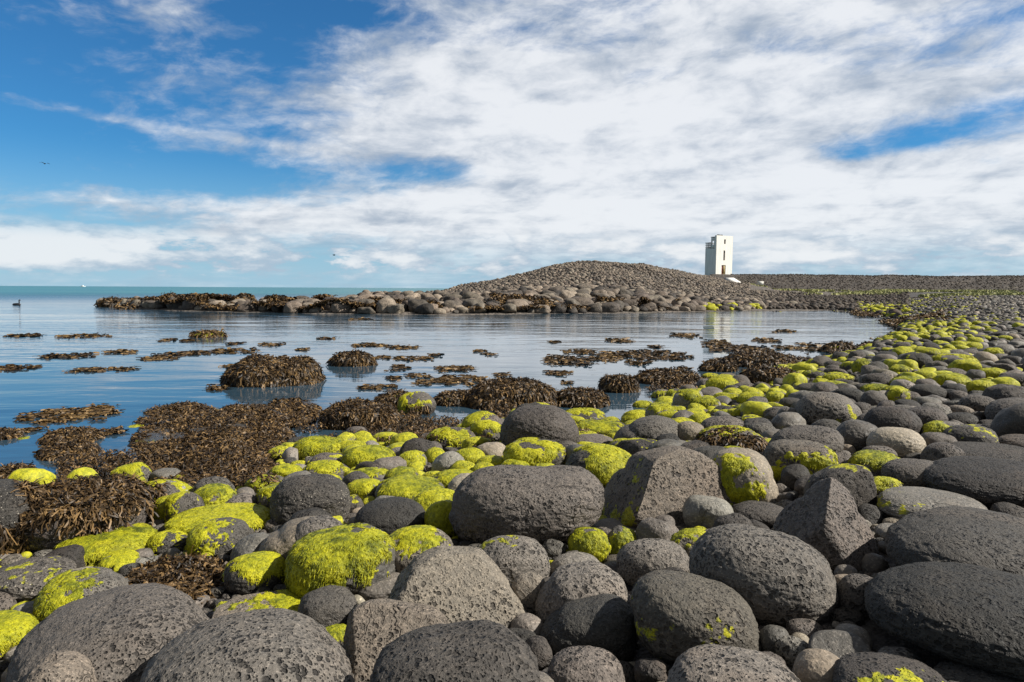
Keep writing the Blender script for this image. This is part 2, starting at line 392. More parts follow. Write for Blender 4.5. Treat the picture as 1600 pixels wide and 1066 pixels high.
h = t.m('ADD', h, t.m('MULTIPLY', w3, t.ramp(dist, 50.0, 200.0, .04, .5)))
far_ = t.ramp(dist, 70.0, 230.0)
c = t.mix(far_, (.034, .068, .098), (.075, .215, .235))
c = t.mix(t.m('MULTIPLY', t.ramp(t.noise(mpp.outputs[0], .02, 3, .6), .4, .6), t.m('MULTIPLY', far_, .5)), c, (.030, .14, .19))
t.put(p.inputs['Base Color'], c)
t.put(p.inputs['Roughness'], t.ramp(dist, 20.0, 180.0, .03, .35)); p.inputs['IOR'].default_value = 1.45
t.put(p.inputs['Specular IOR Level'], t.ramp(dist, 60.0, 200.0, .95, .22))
t.put(p.inputs['Normal'], t.bump(h, 1.0, 1.0))
M['water'] = m_

def plain(name, col, rough=.8, var=.15, scale=3, bump=.01, streak=False):
    m_, t, p = mat(name)
    oc = t.new('ShaderNodeTexCoord').outputs['Object']
    v = oc
    if streak:
        mm = t.new('ShaderNodeMapping'); t.put(mm.inputs[0], oc); mm.inputs['Scale'].default_value = (3, 3, .25); v = mm.outputs[0]
    n_ = t.noise(v, scale, 5, .65)
    dark = tuple(x*(1-var*2) for x in col); lite = tuple(min(1, x*(1+var)) for x in col)
    t.put(p.inputs['Base Color'], t.mix(t.ramp(n_, .32, .62), dark, lite)); p.inputs['Roughness'].default_value = rough
    t.put(p.inputs['Normal'], t.bump(t.noise(oc, scale*6, 3), bump, .6))
    return m_
M['white'] = plain('whitewashed_concrete', (.80, .78, .71), .85, .06, 1.2, .02, True)
M['conc'] = plain('grey_concrete', (.42, .40, .36), .9, .15, 1.5, .02)
M['red'] = plain('red_brown_paint', (.16, .045, .025), .6, .2)
M['ochre'] = plain('weathered_door_wood', (.30, .22, .09), .7, .2)
M['metal'] = plain('dark_painted_metal', (.035, .037, .04), .5, .1)
M['room'] = plain('dark_plaster', (.10, .08, .06), .9, .1)  # dark brown plaster of the tower's inner wall
M['grass'] = plain('dry_green_grass', (.38, .38, .16), .9, .15, .35, .05)
M['bird'] = plain('dark_feathers', (.02, .02, .022), .6, .1); M['hull'] = plain('white_hull_paint', (.8, .8, .8), .4, .02)
M['wood'] = plain('orange_buoy', (.03, .03, .03), .6, .1)

# ------------------------------------------------------------------ ground sheet (polar grid round the shore), cut in named areas
azs = np.concatenate([np.arange(-180, -42, 3.0), np.arange(-42, 42, .15), np.arange(42, 180.01, 3.0)])
Ds_ = [0.0001, .5, 1.0]
while Ds_[-1] < 230: Ds_.append(Ds_[-1]*1.013+.012)
Ds_ += [260, 400, 900]
Ds_ = np.array(Ds_)
AA, DD = np.meshgrid(azs, Ds_)
gx = (DD*np.sin(np.radians(AA))).ravel(); gy = (DD*np.cos(np.radians(AA))).ravel()
gz = G(gx, gy)
na, nd = len(azs), len(Ds_)
ii, jj = np.meshgrid(np.arange(nd-1), np.arange(na-1), indexing='ij')
q = np.stack([ii*na+jj, ii*na+jj+1, (ii+1)*na+jj+1, (ii+1)*na+jj], -1).reshape(-1, 4)
q = q[:, ::-1]
fa = AA.ravel()[q].mean(1); fd = DD.ravel()[q].mean(1); fz = gz[q].max(1)
Dwf = np.interp(fa, W_[:, 0], W_[:, 1])
spitm = (fd > Dwf-6) & (fd < 126) & (fa < pxaz(1418)) & (fa > pxaz(120))
bankm = (fd >= 126) & (fa > pxaz(1070)) & (fd < 230)
keep_far = ~((fz < -.6) & (fd > 60))
def sub(name, msk, mt, kind='structure'):
    f_ = q[msk & keep_far]; u, inv = np.unique(f_.ravel(), return_inverse=True)
    V = np.stack([gx[u], gy[u], gz[u]], 1)
    o = mk(name, V, inv.reshape(-1, 4), mt); return tag(o, kind=kind)
sub('beach', ~spitm & ~bankm, M['near']); sub('spit_terrain', spitm, M['spit']); sub('embankment', bankm, M['bank'])
# sea
rr = np.array([.01, 2, 5, 10, 20, 40, 80, 160, 400, 1000, 3000, 9000, 30000.]); aa = np.radians(np.arange(0, 360, 6))
V = np.stack([np.outer(rr, np.sin(aa)).ravel(), np.outer(rr, np.cos(aa)).ravel(), np.zeros(len(rr)*len(aa))], 1); n_a = len(aa)
Q = [(i*n_a+j, (i+1)*n_a+j, (i+1)*n_a+(j+1) % n_a, i*n_a+(j+1) % n_a) for i in range(len(rr)-1) for j in range(n_a)]
tag(mk('sea', V, np.array(Q)[:, ::-1], M['water']), kind='structure')

# ------------------------------------------------------------------ rocks
def shape(level, rs, lump=.10, ang=0, n=2.3, cuts=None, prof=None, fine=.012):
    P, Fc = ico(level); P = P.copy(); sd_ = int(rs.integers(1, 99999))
    P = P*((np.abs(P)**n).sum(1)**(-1/n))[:, None]
    if prof is not None:
        th = np.arctan2(P[:, 2], P[:, 0]); rad = np.hypot(P[:, 0], P[:, 2])
        pr = np.array(prof, float)
        pa = np.arctan2(pr[:, 1], pr[:, 0]); rr_ = np.hypot(pr[:, 0], pr[:, 1]); o_ = np.argsort(pa); pa, rr_ = pa[o_], rr_[o_]
        pa = np.concatenate([pa[-1:]-2*np.pi, pa, pa[:1]+2*np.pi]); rr_ = np.concatenate([rr_[-1:], rr_, rr_[:1]])
        tt = np.linspace(-np.pi, np.pi, 180); rv = np.interp(tt, pa, rr_)
        k = np.exp(-np.linspace(-2, 2, 9)**2); k /= k.sum(); rv = np.convolve(np.concatenate([rv[-9:], rv, rv[:9]]), k, 'same')[9:-9]
        s_ = np.interp(th, tt, rv); P[:, 0] *= s_; P[:, 2] *= s_
    for k in range(ang):
        nn = rs.normal(size=3); nn /= np.linalg.norm(nn); of = rs.uniform(.62, .85)
        d = P@nn-of; P -= nn*(np.log1p(np.exp(d*22))/22*.93)[:, None]
    for c_ in (cuts or []):
        nn = np.array(c_[:3], float); nn /= np.linalg.norm(nn)
        d = P@nn-c_[3]; P -= nn*(np.log1p(np.exp(d*26))/26*.95)[:, None]
    o3 = rs.uniform(-50, 50, 3)
    r = 1+lump*fbm(P*1.1+o3, sd_, 3, .45)
    if level >= 5: r += fine*fbm(P*9+o3, sd_+5, 3, .6)
    return P*r[:, None], Fc

def ribbons(P0, Dr, N, L, Wd, rs, bend=.5, segs=3, tipw=.6, lift=.25):
    """curved ribbons rooted at P0 along Dr; returns verts, quads, tint"""
    n = len(P0); s = np.linspace(0, 1, segs+1)
    side = np.cross(Dr, N); side /= np.linalg.norm(side, axis=1)[:, None]+1e-9
    tw = rs.uniform(-1, 1, n)[:, None]
    side = side*np.cos(tw)+N*np.sin(tw)
    rows = []
    for k, t_ in enumerate(s):
        c_ = P0 + Dr*(L*t_)[:, None] + N*(lift*L*np.sin(t_*2.6))[:, None] + side*(bend*L*(t_**2))[:, None]*rs.uniform(-1, 1, n)[:, None]*.6
        c_[:, 2] -= bend*.35*L*t_*t_
        wd = Wd*(.55+.45*math.sin(math.pi*min(1, t_*.8+.2))) if t_ < 1 else Wd*tipw
        rows += [c_-side*wd[:, None]/2, c_+side*wd[:, None]/2]
    V = np.stack(rows, 1); m = 2*(segs+1)
    base = (np.arange(n)*m)[:, None]
    Q = np.concatenate([base+np.array([2*k, 2*k+1, 2*k+3, 2*k+2]) for k in range(segs)], 0)
    return V.reshape(-1, 3), Q, np.repeat(rs.uniform(0, 1, n), m)

def sample_faces(V, Fc, wts, n, rs):
    a = np.cumsum(wts); idx = np.searchsorted(a, rs.uniform(0, a[-1], n)); idx = np.minimum(idx, len(Fc)-1)
    u = rs.uniform(0, 1, (n, 2)); fl = u.sum(1) > 1; u[fl] = 1-u[fl]
    f = Fc[idx]
    return V[f[:, 0]]+(V[f[:, 1]]-V[f[:, 0]])*u[:, :1]+(V[f[:, 2]]-V[f[:, 0]])*u[:, 1:], idx

def algae_part(V, Fc, N, fa, cover, dirv, rs, D, parent, dense=1.0, thick=1.0):
    dv = np.array(dirv, float); dv /= np.linalg.norm(dv)
    size = np.ptp(V, axis=0).max()
    o3 = rs.uniform(-50, 50, 3); sd_ = int(rs.integers(1, 9999))
    m = N@dv*.75 + .46*fbm(V/size*3.2+o3, sd_, 3, .55) + .20*fbm(V/size*11+o3, sd_+3, 3, .6)+.22*(V@dv)/size
    th = np.quantile(m, 1-cover*.58)
    if cover < .2: return np.clip((m-th)*1.6+.38, 0, 1)
    e = m-th
    off = np.clip(e*.07, -.03, .016)*size*thick
    off = np.minimum(off, .007*thick+.004*size)
    off += (e > 0)*size*.004*fbm(V/size*20+o3, sd_+4, 2)
    fm = (e[Fc] > -.12).any(1)
    f_ = Fc[fm]
    if len(f_) < 8: return np.zeros(len(V))
    u, inv = np.unique(f_.ravel(), return_inverse=True)
    SV = V[u]+N[u]*off[u][:, None]; SF = inv.reshape(-1, 3)
    strand_w = fa*np.clip(e[Fc].mean(1)*6, 0, 1)
    area = strand_w.sum()
    pxarea = area*(F*.64/D)**2
    n = int(min(14000, max(60, pxarea*1.1*dense)))
    L = np.clip(.016+.0026*D, .018, .07)*min(1.0, .45+size)
    pts, idx = sample_faces(V+N*np.maximum(off, 0)[:, None], Fc, strand_w, n, rs)
    nn = N[Fc[idx, 0]]
    down = np.array([0, 0, -1.0])-nn*(-nn[:, 2:3]); 
    flow = fbm(pts/size*2.5+o3, sd_+8, 2)
    sidev = np.cross(nn, down); dr = down+sidev*flow[:, None]*.8+rs.normal(size=(n, 3))*.16
    dr -= nn*(dr*nn).sum(1)[:, None]; dr /= np.linalg.norm(dr, axis=1)[:, None]+1e-9
    RV, RQ, RT = ribbons(pts-nn*.002, dr, nn, L*rs.uniform(.5, 1.3, n), np.full(n, max(.0020, .00075*D))*rs.uniform(.6, 1.3, n), rs, .3, 3, .25, .06)
    tri = np.concatenate([RQ[:, [0, 1, 2]], RQ[:, [0, 2, 3]]], 0)+len(SV)
    AV = np.concatenate([SV, RV]); AF = np.concatenate([SF, tri])
    tn = np.concatenate([.35+.3*vnoise(SV/size*14, sd_), RT])
    mk('green_algae', AV, AF, M['algae'], parent, attrs={'tint': tn})
    return np.clip(e*2.6+.42, 0, 1)

def weed_part(V, Fc, N, fa, cover, dirv, rs, D, parent, L=.11, name='seaweed', mtl='weed', dense=1.0, broken=False):
    dv = np.array(dirv, float); dv /= np.linalg.norm(dv); size = np.ptp(V, axis=0).max()
    o3 = rs.uniform(-50, 50, 3)
    m = N@dv + .35*fbm(V/size*3+o3, 3, 3, .55)
    th = np.quantile(m, 1-cover*.7); e = m-th
    wt = fa*(e[Fc].mean(1) > 0)
    if broken: wt = wt*(fbm(V[Fc].mean(1)*2.6+o3, 12, 3, .6) > -.30)
    n = int(min(30000, max(80, wt.sum()*(F*.64/D)**2*.75*dense)))
    pts, idx = sample_faces(V, Fc, wt, n, rs); nn = N[Fc[idx, 0]]
    down = np.array([0, 0, -1.0])+nn*nn[:, 2:3]+rs.normal(size=(n, 3))*.45
    down -= nn*(down*nn).sum(1)[:, None]*.6; down /= np.linalg.norm(down, axis=1)[:, None]
    wd = max(.010, .0020*D); L = max(L*.44, .0068*D)
    RV, RQ, RT = ribbons(pts, down, nn, L*rs.uniform(.5, 1.4, n), wd*rs.uniform(.6, 1.3, n), rs, .9, 3, .8, .22)
    mk(name, RV, RQ, M[mtl], parent, attrs={'tint': RT})

BOULDERS = []      # (x, y, radius, obj, px, py, pxsize, info)
def place(b, mt, cover=0, label='', seed=0, level=6, name='boulder', cat='boulder', dirv=(.0, -.25, 1), sink=.62, depth=.9, tilt=0, weed=0, weeddir=(0, 0, 1), prof=None, group=None, dense=1.0, thick=1.0, weedL=.10, weedmat='weed', kw_cap=.85, minz=.16, **kw):
    x0, y0, x1, y1 = b; rs = np.random.default_rng(seed)
    V, Fc = shape(level, rs, prof=None if prof is None else [((x-(x0+x1)/2)/((x1-x0)/2), -(y-(y0+y1)/2)/((y1-y0)/2)) for x, y in prof], **kw)
    if tilt:
        c_, s_ = math.cos(R(tilt)), math.sin(R(tilt)); V = V@np.array([[c_, 0, s_], [0, 1, 0], [-s_, 0, c_]])
    V[:, 0] = (V[:, 0]-(V[:, 0].max()+V[:, 0].min())/2)/np.ptp(V[:, 0])*2
    cx, cy = (x0+x1)/2, (y0+y1)/2; d = ray(cx, cy); phi = math.asin(-d[2])
    W, H = (x1-x0)/F, (y1-y0)/F                     # angular, at unit depth
    b_ = min(depth*W/2, kw_cap*(H/2)/max(math.sin(phi), .05)) if phi > .03 else depth*W/2
    V[:, 1] *= b_
    V[:, 0] *= W/2
    V[:, 2] /= np.abs(V[:, 2]).max()
    zs = H/2
    for _ in range(8):
        tv = V[:, 2]*zs*math.cos(phi)+V[:, 1]*math.sin(phi); zs *= max(.5, min(1.6, H/np.ptp(tv)))
    zs = max(zs, minz*W)
    V[:, 2] *= zs
    dd = d/(d@Fw)
    ts = 1.0*1.008**np.arange(620)
    gp = CAM[2]+dd[2]*ts-(np.maximum(G(dd[0]*ts, dd[1]*ts), -.04)+sink*zs*ts)
    t_ = float(ts[np.argmax(gp < 0)]) if (gp < 0).any() else 60.0
    V *= t_
    a_ = math.atan2(d[0], d[1]); ca, sa = math.cos(a_), math.sin(a_)
    RM = np.array([[ca, -sa, 0], [sa, ca, 0], [0, 0, 1]]); V0 = V
    c0 = CAM+dd*t_
    for _ in range(7):                              # fit real width and height to what shows from the standpoint
        V = V0@RM; qx, qy, _z = proj(V+c0)
        V0 = V0*np.array([np.clip((x1-x0)/np.ptp(qx), .8, 1.25), 1, max(np.clip((y1-y0)/np.ptp(qy), .8, 1.25), .12*W*t_/np.ptp(V0[:, 2]))])
        V = V0@RM; qx, qy, _z = proj(V+c0)
        c0 = c0+Rt*((cx-(qx.min()+qx.max())/2)/F*t_)+np.array([0, 0, 1.0])*(((qy.min()+qy.max())/2-cy)/F*t_)
    V = V0@RM
    # centre the projected box
    base = np.array([c0[0], c0[1], c0[2]+V[:, 2].min()])
    V = V-(base-c0)
    N, fa = vnormals(V, Fc)
    o = mk(name, V, Fc, M[mt], loc=base)
    alg = np.zeros(len(V))
    if cover > 0: alg = algae_part(V, Fc, N, fa, cover, dirv, rs, t_, o, dense, thick)
    if weed > 0: weed_part(V, Fc, N, fa, weed, weeddir, rs, t_, o, L=weedL, mtl=weedmat, broken=minz < .1)
    me = o.data
    for an, av in (('alg', alg), ('tint', np.full(len(V), rs.uniform()))):
        a = me.attributes.new(an, 'FLOAT', 'POINT'); a.data.foreach_set('value', np.ascontiguousarray(av, dtype=np.float32))
    tag(o, label, cat, group or 'boulders on the near beach')
    BOULDERS.append(dict(x=c0[0], y=c0[1], rx=W/2*t_, ry=b_*t_, a=a_, obj=o, px=cx, py=cy, w=x1-x0, z=base[2], label=label))
    return o

# ------------------------------------------------------------------ boulders one by one (outline box in photo pixels gives the bearing; depth comes from the beach they stand on)
UL, UR, TOP, FL = (-.6, -.35, .8), (.6, -.2, .8), (0, -.2, 1), (-.5, -.7, .45)
k_ = [100]
def B(x0, y0, x1, y1, mt, label, cover=0, **kw):
    k_[0] += 7
    kw.setdefault('level', 7 if (x1-x0) > 120 else 6 if (x1-x0) > 45 else 5)
    return place((x0, y0, x1, y1), mt, cover, label, seed=k_[0]+kw.pop('s', 0), **kw)
# bottom row
B(3, 911, 345, 1150, 'g', 'broad dark pitted boulder with a sloping dome at the lower left edge', lump=.06, prof=[(3, 1040), (60, 965), (130, 925), (200, 911), (260, 925), (310, 960), (345, 1020), (340, 1100), (200, 1150), (40, 1130)])
B(198, 950, 562, 1230, 'p', 'large grey pitted boulder at the bottom, left of the flat tan slab', lump=.05, prof=[(198, 1080), (250, 1000), (310, 962), (385, 950), (450, 966), (495, 1000), (540, 1060), (562, 1140), (480, 1230), (240, 1220)])
B(18, 1016, 168, 1230, 'b', 'small brown speckled boulder cut by the bottom edge at the far left', lump=.04)
B(-70, 955, 60, 1040, 's', 'green algae covered boulder cut by the left edge of the picture', .85)
B(55, 886, 202, 985, 'g', 'grey boulder with green algae on its left face behind the sloping dome', .5, dirv=FL, lump=.08)
B(-30, 868, 122, 945, 'c', 'flat brown grey boulder with white specks at the left edge', .10, lump=.08)
B(88, 818, 246, 880, 's', 'long low boulder fully covered in combed green algae at the left', .92, dense=1.2, lump=.05, tilt=-6)
B(152, 859, 221, 900, 's', 'small stone capped with bright green algae below the long green boulder', .6, dirv=(0, -.1, 1))
B(230, 828, 300, 870, 'g', 'small grey stone with algae on its left half beside the long green boulder', .55, dirv=UL)
B(293, 808, 395, 876, 'g', 'rounded grey pitted boulder with a green patch on its upper left', .45, dirv=FL, lump=.06)
B(262, 790, 425, 836, 's', 'long flat green slab lying behind the grey pitted boulder', .9, tilt=8, lump=.05)
B(22, 748, 232, 868, 'c', 'dark boulder bank draped with brown seaweed at the left shore', .14, weed=.42, weeddir=(0, .1, 1), dirv=(-.1, 0, 1), lump=.08, n=2.8, weedL=.13)
B(-120, 748, 78, 885, 'c', 'big barnacled boulder with seaweed fringe cut by the left edge', weed=.45, weeddir=(.6, .2, -.2), lump=.06, weedL=.14)
B(256, 768, 321, 832, 'g', 'round pitted stone with one green flank beside the seaweed bank', .35, dirv=UL, lump=.05)
B(205, 750, 284, 815, 'c', 'barnacled stone with green top and seaweed hanging down its front', .3, dirv=UL, weed=.35, weeddir=(0, -1, 0))
B(299, 756, 371, 804, 's', 'green algae covered boulder at the edge of the dark blue water', .85)
B(348, 862, 450, 932, 'd', 'dark boulder with a green cap left of the brightest green boulder', .5, dirv=(.2, -.1, 1), lump=.05)
B(330, 925, 475, 985, 'b', 'flat yellowish boulder thinly greened between the two big pitted domes', .35, dirv=TOP, lump=.06)
B(402, 806, 522, 905, 'l', 'smooth tan boulder behind the brightest green boulder', lump=.06, prof=[(402, 870), (435, 828), (480, 808), (510, 812), (522, 850), (500, 900), (420, 900)])
B(449, 805, 545, 905, 'p', 'grey speckled boulder half hidden behind the brightest green boulder', lump=.05)
B(449, 817, 619, 945, 's', 'large boulder almost fully coated in the brightest yellow green algae', .78, dirv=(-.55, -.55, .55), lump=.06, dense=1.3, prof=[(450, 905), (452, 868), (475, 840), (510, 828), (545, 822), (572, 818), (600, 835), (617, 870), (612, 905), (570, 925), (500, 945), (462, 935)])
B(595, 822, 710, 915, 'b', 'tan boulder with algae running down its top, right of the brightest green boulder', .38, dirv=(-.5, -.2, .8), lump=.06)
B(553, 776, 669, 850, 'd', 'dark oval pitted boulder in front of the wide half green boulder', lump=.04, tilt=6)
B(701, 726, 945, 862, 'p', 'very large dark pitted boulder with a tan right end in the middle', lump=.05, depth=.75, prof=[(701, 800), (712, 762), (745, 735), (790, 728), (850, 736), (910, 738), (938, 758), (944, 785), (920, 822), (870, 845), (780, 862), (720, 845)])
B(421, 740, 549, 832, 'c', 'grey boulder crusted with pale barnacles in the left middle', lump=.05, n=2.7, prof=[(421, 800), (430, 762), (458, 743), (495, 742), (535, 757), (549, 790), (540, 815), (490, 830), (435, 828)])
B(664, 782, 725, 850, 's', 'green boulder peeping out left of the very large dark boulder', .85, dirv=(-.3, -.4, .8))
B(741, 836, 860, 930, 'p', 'light speckled dome below the very large dark boulder', .06, lump=.05)
B(608, 852, 832, 1030, 'b', 'big angular tan boulder with a flat broken face near the bottom', lump=.05, cuts=[(.25, -.85, .55, .42), (.9, .1, .5, .75)], n=2.6, prof=[(608, 938), (640, 900), (690, 855), (730, 855), (790, 880), (820, 925), (832, 980), (825, 1020), (740, 1020), (660, 985)])
B(535, 935, 712, 1100, 'b', 'flat tan slab leaning against the big angular boulder', lump=.05, cuts=[(-.1, -.75, .7, .4), (-1, -.2, .1, .7)], n=2.8, prof=[(540, 1000), (600, 940), (660, 960), (705, 985), (712, 1050), (640, 1100), (550, 1080)])
B(570, 968, 845, 1230, 'p', 'large grey sponge textured dome at the bottom centre', lump=.04, prof=[(570, 1090), (590, 1020), (640, 985), (710, 969), (780, 975), (825, 1015), (845, 1090), (800, 1200), (640, 1220)])
B(465, 914, 559, 992, 'g', 'round grey stone between the flat slab and the brightest green boulder', lump=.07, n=2.6)
B(552, 892, 636, 945, 's', 'smooth grey stone tucked under the big angular boulder', lump=.09, ang=2)
B(495, 975, 552, 1020, 'g', 'small greenish stone wedged below the round grey stone', .4)
B(796, 893, 856, 972, 'b', 'pinkish pitted stone right of the big angular boulder', lump=.08, ang=2)
B(860, 862, 942, 920, 's', 'smooth dark flat stone behind the dark pitted dome', lump=.05)
B(836, 876, 990, 1000, 'p', 'dark pitted dome in the bottom middle with a shaded left side', lump=.05, prof=[(836, 965), (855, 915), (890, 885), (930, 878), (962, 892), (985, 930), (990, 980), (920, 1000), (850, 995)])
B(843, 927, 996, 1045, 'g', 'dark brown boulder in front of the dark pitted dome', lump=.06, ang=1, prof=[(843, 1000), (870, 965), (920, 935), (965, 928), (990, 950), (996, 990), (985, 1030), (930, 1045), (860, 1040)])
B(852, 1009, 978, 1120, 'p', 'rough pitted stone cut by the bottom edge left of a pale pebble', lump=.07)
B(963, 841, 1080, 925, 'p', 'oval dark porous stone above the beige pitted boulder', lump=.05)
B(985, 890, 1192, 1050, 'b', 'large beige pitted boulder with a trace of algae in the lower right middle', .07, dirv=(-.8, -.6, .2), lump=.035, depth=.8, prof=[(985, 970), (990, 920), (1015, 895), (1060, 892), (1110, 903), (1160, 930), (1188, 975), (1190, 1010), (1150, 1040), (1080, 1050), (1010, 1030)])
B(1040, 1006, 1262, 1180, 'p', 'sponge textured grey dome at the bottom right of centre', lump=.04)
B(1076, 818, 1312, 985, 'p', 'huge rounded charcoal boulder left of the roof shaped rock', lump=.04, depth=.8, prof=[(1076, 895), (1090, 848), (1130, 822), (1190, 822), (1260, 842), (1300, 880), (1312, 925), (1290, 965), (1200, 980), (1110, 960)])
B(888, 824, 955, 886, 's', 'bright green algae stone, left half of a green pair', .9, dirv=FL, tilt=14)
B(945, 821, 1000, 884, 's', 'green stone with a bare grey crown, right half of a green pair', .7, dirv=(0, -.9, .1))
B(925, 809, 1022, 850, 's', 'flat grey slab just behind the green pair of stones', lump=.05)
B(1019, 804, 1058, 845, 's', 'small upright grey stone at the foot of the tall flat faced boulder', lump=.07)
B(844, 842, 885, 876, 'p', 'small light porous stone below the very large dark boulder', lump=.12)
B(1046, 826, 1120, 885, 'b', 'speckled stone with a green top beside the huge charcoal boulder', .35, dirv=(0, 0, 1))
B(973, 1034, 1001, 1066, 'l', 'pale cream pebble at the bottom, between two dark pitted stones', lump=.04)
B(990, 1028, 1046, 1080, 'd', 'small dark knobbly stone under the beige pitted boulder', lump=.16, ang=2)
B(876, 818, 924, 856, 'p', 'small knobbly grey stone beside the very large dark boulder', lump=.15, ang=2)
# middle
B(781, 632, 905, 712, 'p', 'high grey pitted dome at the edge of the seaweed in the centre', lump=.04, prof=[(781, 680), (795, 650), (825, 634), (865, 634), (892, 652), (905, 685), (880, 708), (800, 712)])
B(786, 685, 889, 745, 'p', 'pitted boulder with an algae stripe below the high grey dome', .42, dirv=(-.1, -.8, .5), lump=.05)
B(881, 694, 995, 786, 'p', 'egg shaped boulder topped with yellow green algae in the centre', .5, dirv=(.2, -.35, .9), lump=.03, tilt=-10)
B(940, 696, 1150, 832, 'b', 'tall flat faced beige boulder with a shaded left side right of centre', .10, dirv=(-1, -.1, -.1), lump=.04, cuts=[(.62, -.8, .25, .42), (-.9, -.35, .3, .5)], n=2.4, prof=[(940, 808), (985, 750), (1020, 712), (1060, 698), (1105, 715), (1138, 760), (1150, 800), (1120, 825), (1040, 832), (960, 830)])
B(1066, 773, 1148, 836, 's', 'smooth light grey stone at the right foot of the flat faced boulder', lump=.07, ang=1)
B(1105, 699, 1217, 800, 'l', 'smooth beige boulder streaked with green right of the flat faced boulder', .30, dirv=(-.6, -.7, .1), lump=.04, prof=[(1105, 745), (1120, 712), (1160, 700), (1195, 712), (1212, 745), (1217, 780), (1180, 800), (1120, 795)])
B(1144, 782, 1234, 828, 'g', 'low grey stone in front of the smooth beige streaked boulder', lump=.05)
B(958, 649, 1071, 712, 'p', 'grey pitted dome behind the flat faced boulder', lump=.05, prof=[(958, 700), (985, 668), (1020, 650), (1050, 655), (1071, 690), (1050, 712), (980, 712)])
B(962, 684, 1045, 728, 'g', 'brownish cluster stone in front of the grey pitted dome behind', .15, lump=.1, ang=2)
B(895, 655, 982, 690, 'c', 'low stone with a bright green cap just right of the high grey dome', .5, dirv=UL)
B(890, 677, 960, 706, 'g', 'low grey stone behind the egg shaped boulder', .12)
B(878, 638, 948, 668, 's', 'long flat stone with green ends beside the seaweed pool', .4, lump=.06)
B(1052, 658, 1104, 700, 'l', 'pointed tan stone behind the flat faced boulder', lump=.05, ang=2, tilt=-20)
B(1092, 650, 1172, 694, 'g', 'rounded brown grey boulder behind the yellow topped seaweed rock', lump=.05)
B(1086, 666, 1196, 725, 'c', 'boulder with yellow green top and brown seaweed front, right of centre', .25, dirv=(0, .1, 1), weed=.45, weeddir=(-.3, -1, .2), lump=.06)
B(1166, 660, 1215, 700, 'g', 'grey pitted stone next to the yellow topped seaweed rock', lump=.06)
B(1241, 612, 1349, 676, 'p', 'large grey pitted dome with a single green spot at right middle', .10, dirv=(.3, -1, -.3), lump=.035, prof=[(1241, 655), (1250, 628), (1275, 613), (1310, 613), (1335, 630), (1349, 658), (1330, 676), (1260, 674)])
B(1212, 636, 1253, 676, 's', 'smooth dark stone left of the large grey dome with a green spot', lump=.05)
B(1216, 621, 1256, 645, 'd', 'small dark flat stone behind the large grey dome with a green spot', lump=.05)
B(1198, 664, 1320, 740, 'p', 'long pitted boulder behind the algae fronted boulder', lump=.04, tilt=-4, prof=[(1198, 700), (1225, 675), (1270, 665), (1305, 670), (1320, 700), (1315, 738), (1210, 738)])
B(1191, 686, 1308, 765, 'b', 'blocky boulder with bright green algae across its front', .42, dirv=(.15, -1, -.35), lump=.04, n=3, depth=.7)
B(1302, 655, 1379, 715, 's', 'smooth slanted grey boulder left of the round brown boulder', lump=.04, tilt=-22)
B(1347, 634, 1442, 695, 'd', 'dark rounded boulder behind the round brown boulder', lump=.04)
B(1353, 667, 1448, 725, 'l', 'round smooth brown boulder at right middle', lump=.03, tilt=6)
B(1326, 704, 1412, 752, 's', 'dark shaded boulder with a mossy green crest below the round brown boulder', .6, dirv=(-.2, .2, 1), lump=.06)
B(1255, 724, 1370, 815, 'g', 'tan grey boulder directly behind the roof shaped rock', .10, lump=.07, ang=1, prof=[(1255, 780), (1285, 740), (1320, 726), (1352, 728), (1365, 755), (1370, 800), (1310, 815)])
B(1208, 746, 1375, 905, 'p', 'roof shaped angular lava rock with a sharp peak', lump=.05, n=2.0, cuts=[(.75, -.5, .5, .42), (-.65, -.45, .6, .42), (0, -1, .1, .7)], depth=.85, prof=[(1208, 845), (1250, 790), (1292, 748), (1310, 752), (1345, 805), (1375, 865), (1368, 900), (1300, 905), (1225, 880)])
B(1376, 716, 1490, 775, 'g', 'grey boulder with a shaded hollow left of the wide dark dome', .0, lump=.06, ang=1)
B(1438, 712, 1680, 805, 'd', 'wide dark dome cut by the right edge, in the right middle', lump=.04)
B(1370, 760, 1550, 830, 's', 'long flat dark boulder with an algae tinted left end', .12, dirv=(-1, -.3, .2), lump=.05)
B(1350, 745, 1412, 785, 'b', 'small stone dusted yellow green above the long flat dark boulder', .4)
B(1382, 791, 1740, 960, 'd', 'huge smooth dark boulder at the right edge', lump=.04, prof=[(1382, 880), (1420, 825), (1480, 795), (1540, 792), (1620, 805), (1740, 860), (1700, 950), (1450, 950)])
B(1350, 878, 1780, 1080, 'd', 'huge black pitted boulder at the lower right edge', lump=.04, depth=.7, prof=[(1350, 980), (1400, 925), (1470, 888), (1550, 878), (1660, 890), (1780, 960), (1740, 1060), (1480, 1080), (1370, 1040)])
B(1300, 1019, 1500, 1150, 'd', 'dark lumpy rock with a yellowish stain at the bottom right', .10, dirv=(0, -.6, .6), lump=.09)
B(1455, 1030, 1700, 1160, 'p', 'low dark rock in the bottom right corner', lump=.07)
B(1306, 896, 1384, 975, 'p', 'round grey ball shaped stone beside the huge charcoal boulder', lump=.03)
B(1303, 882, 1342, 916, 's', 'small grey stone sitting behind the ball shaped stone', lump=.03)
B(1346, 864, 1389, 905, 's', 'smooth dark stone at the right foot of the roof shaped rock', lump=.06)
B(1364, 840, 1386, 864, 'g', 'small tan cracked stone right of the roof shaped rock', lump=.06)
B(1382, 836, 1408, 866, 's', 'small tilted grey stone against the huge smooth dark boulder', lump=.06)
B(1366, 817, 1434, 850, 's', 'low smooth stone between the roof shaped rock and the huge smooth dark boulder', lump=.06)
B(1228, 965, 1287, 1003, 'p', 'small brown porous stone in the gap right of the beige pitted boulder', lump=.06)
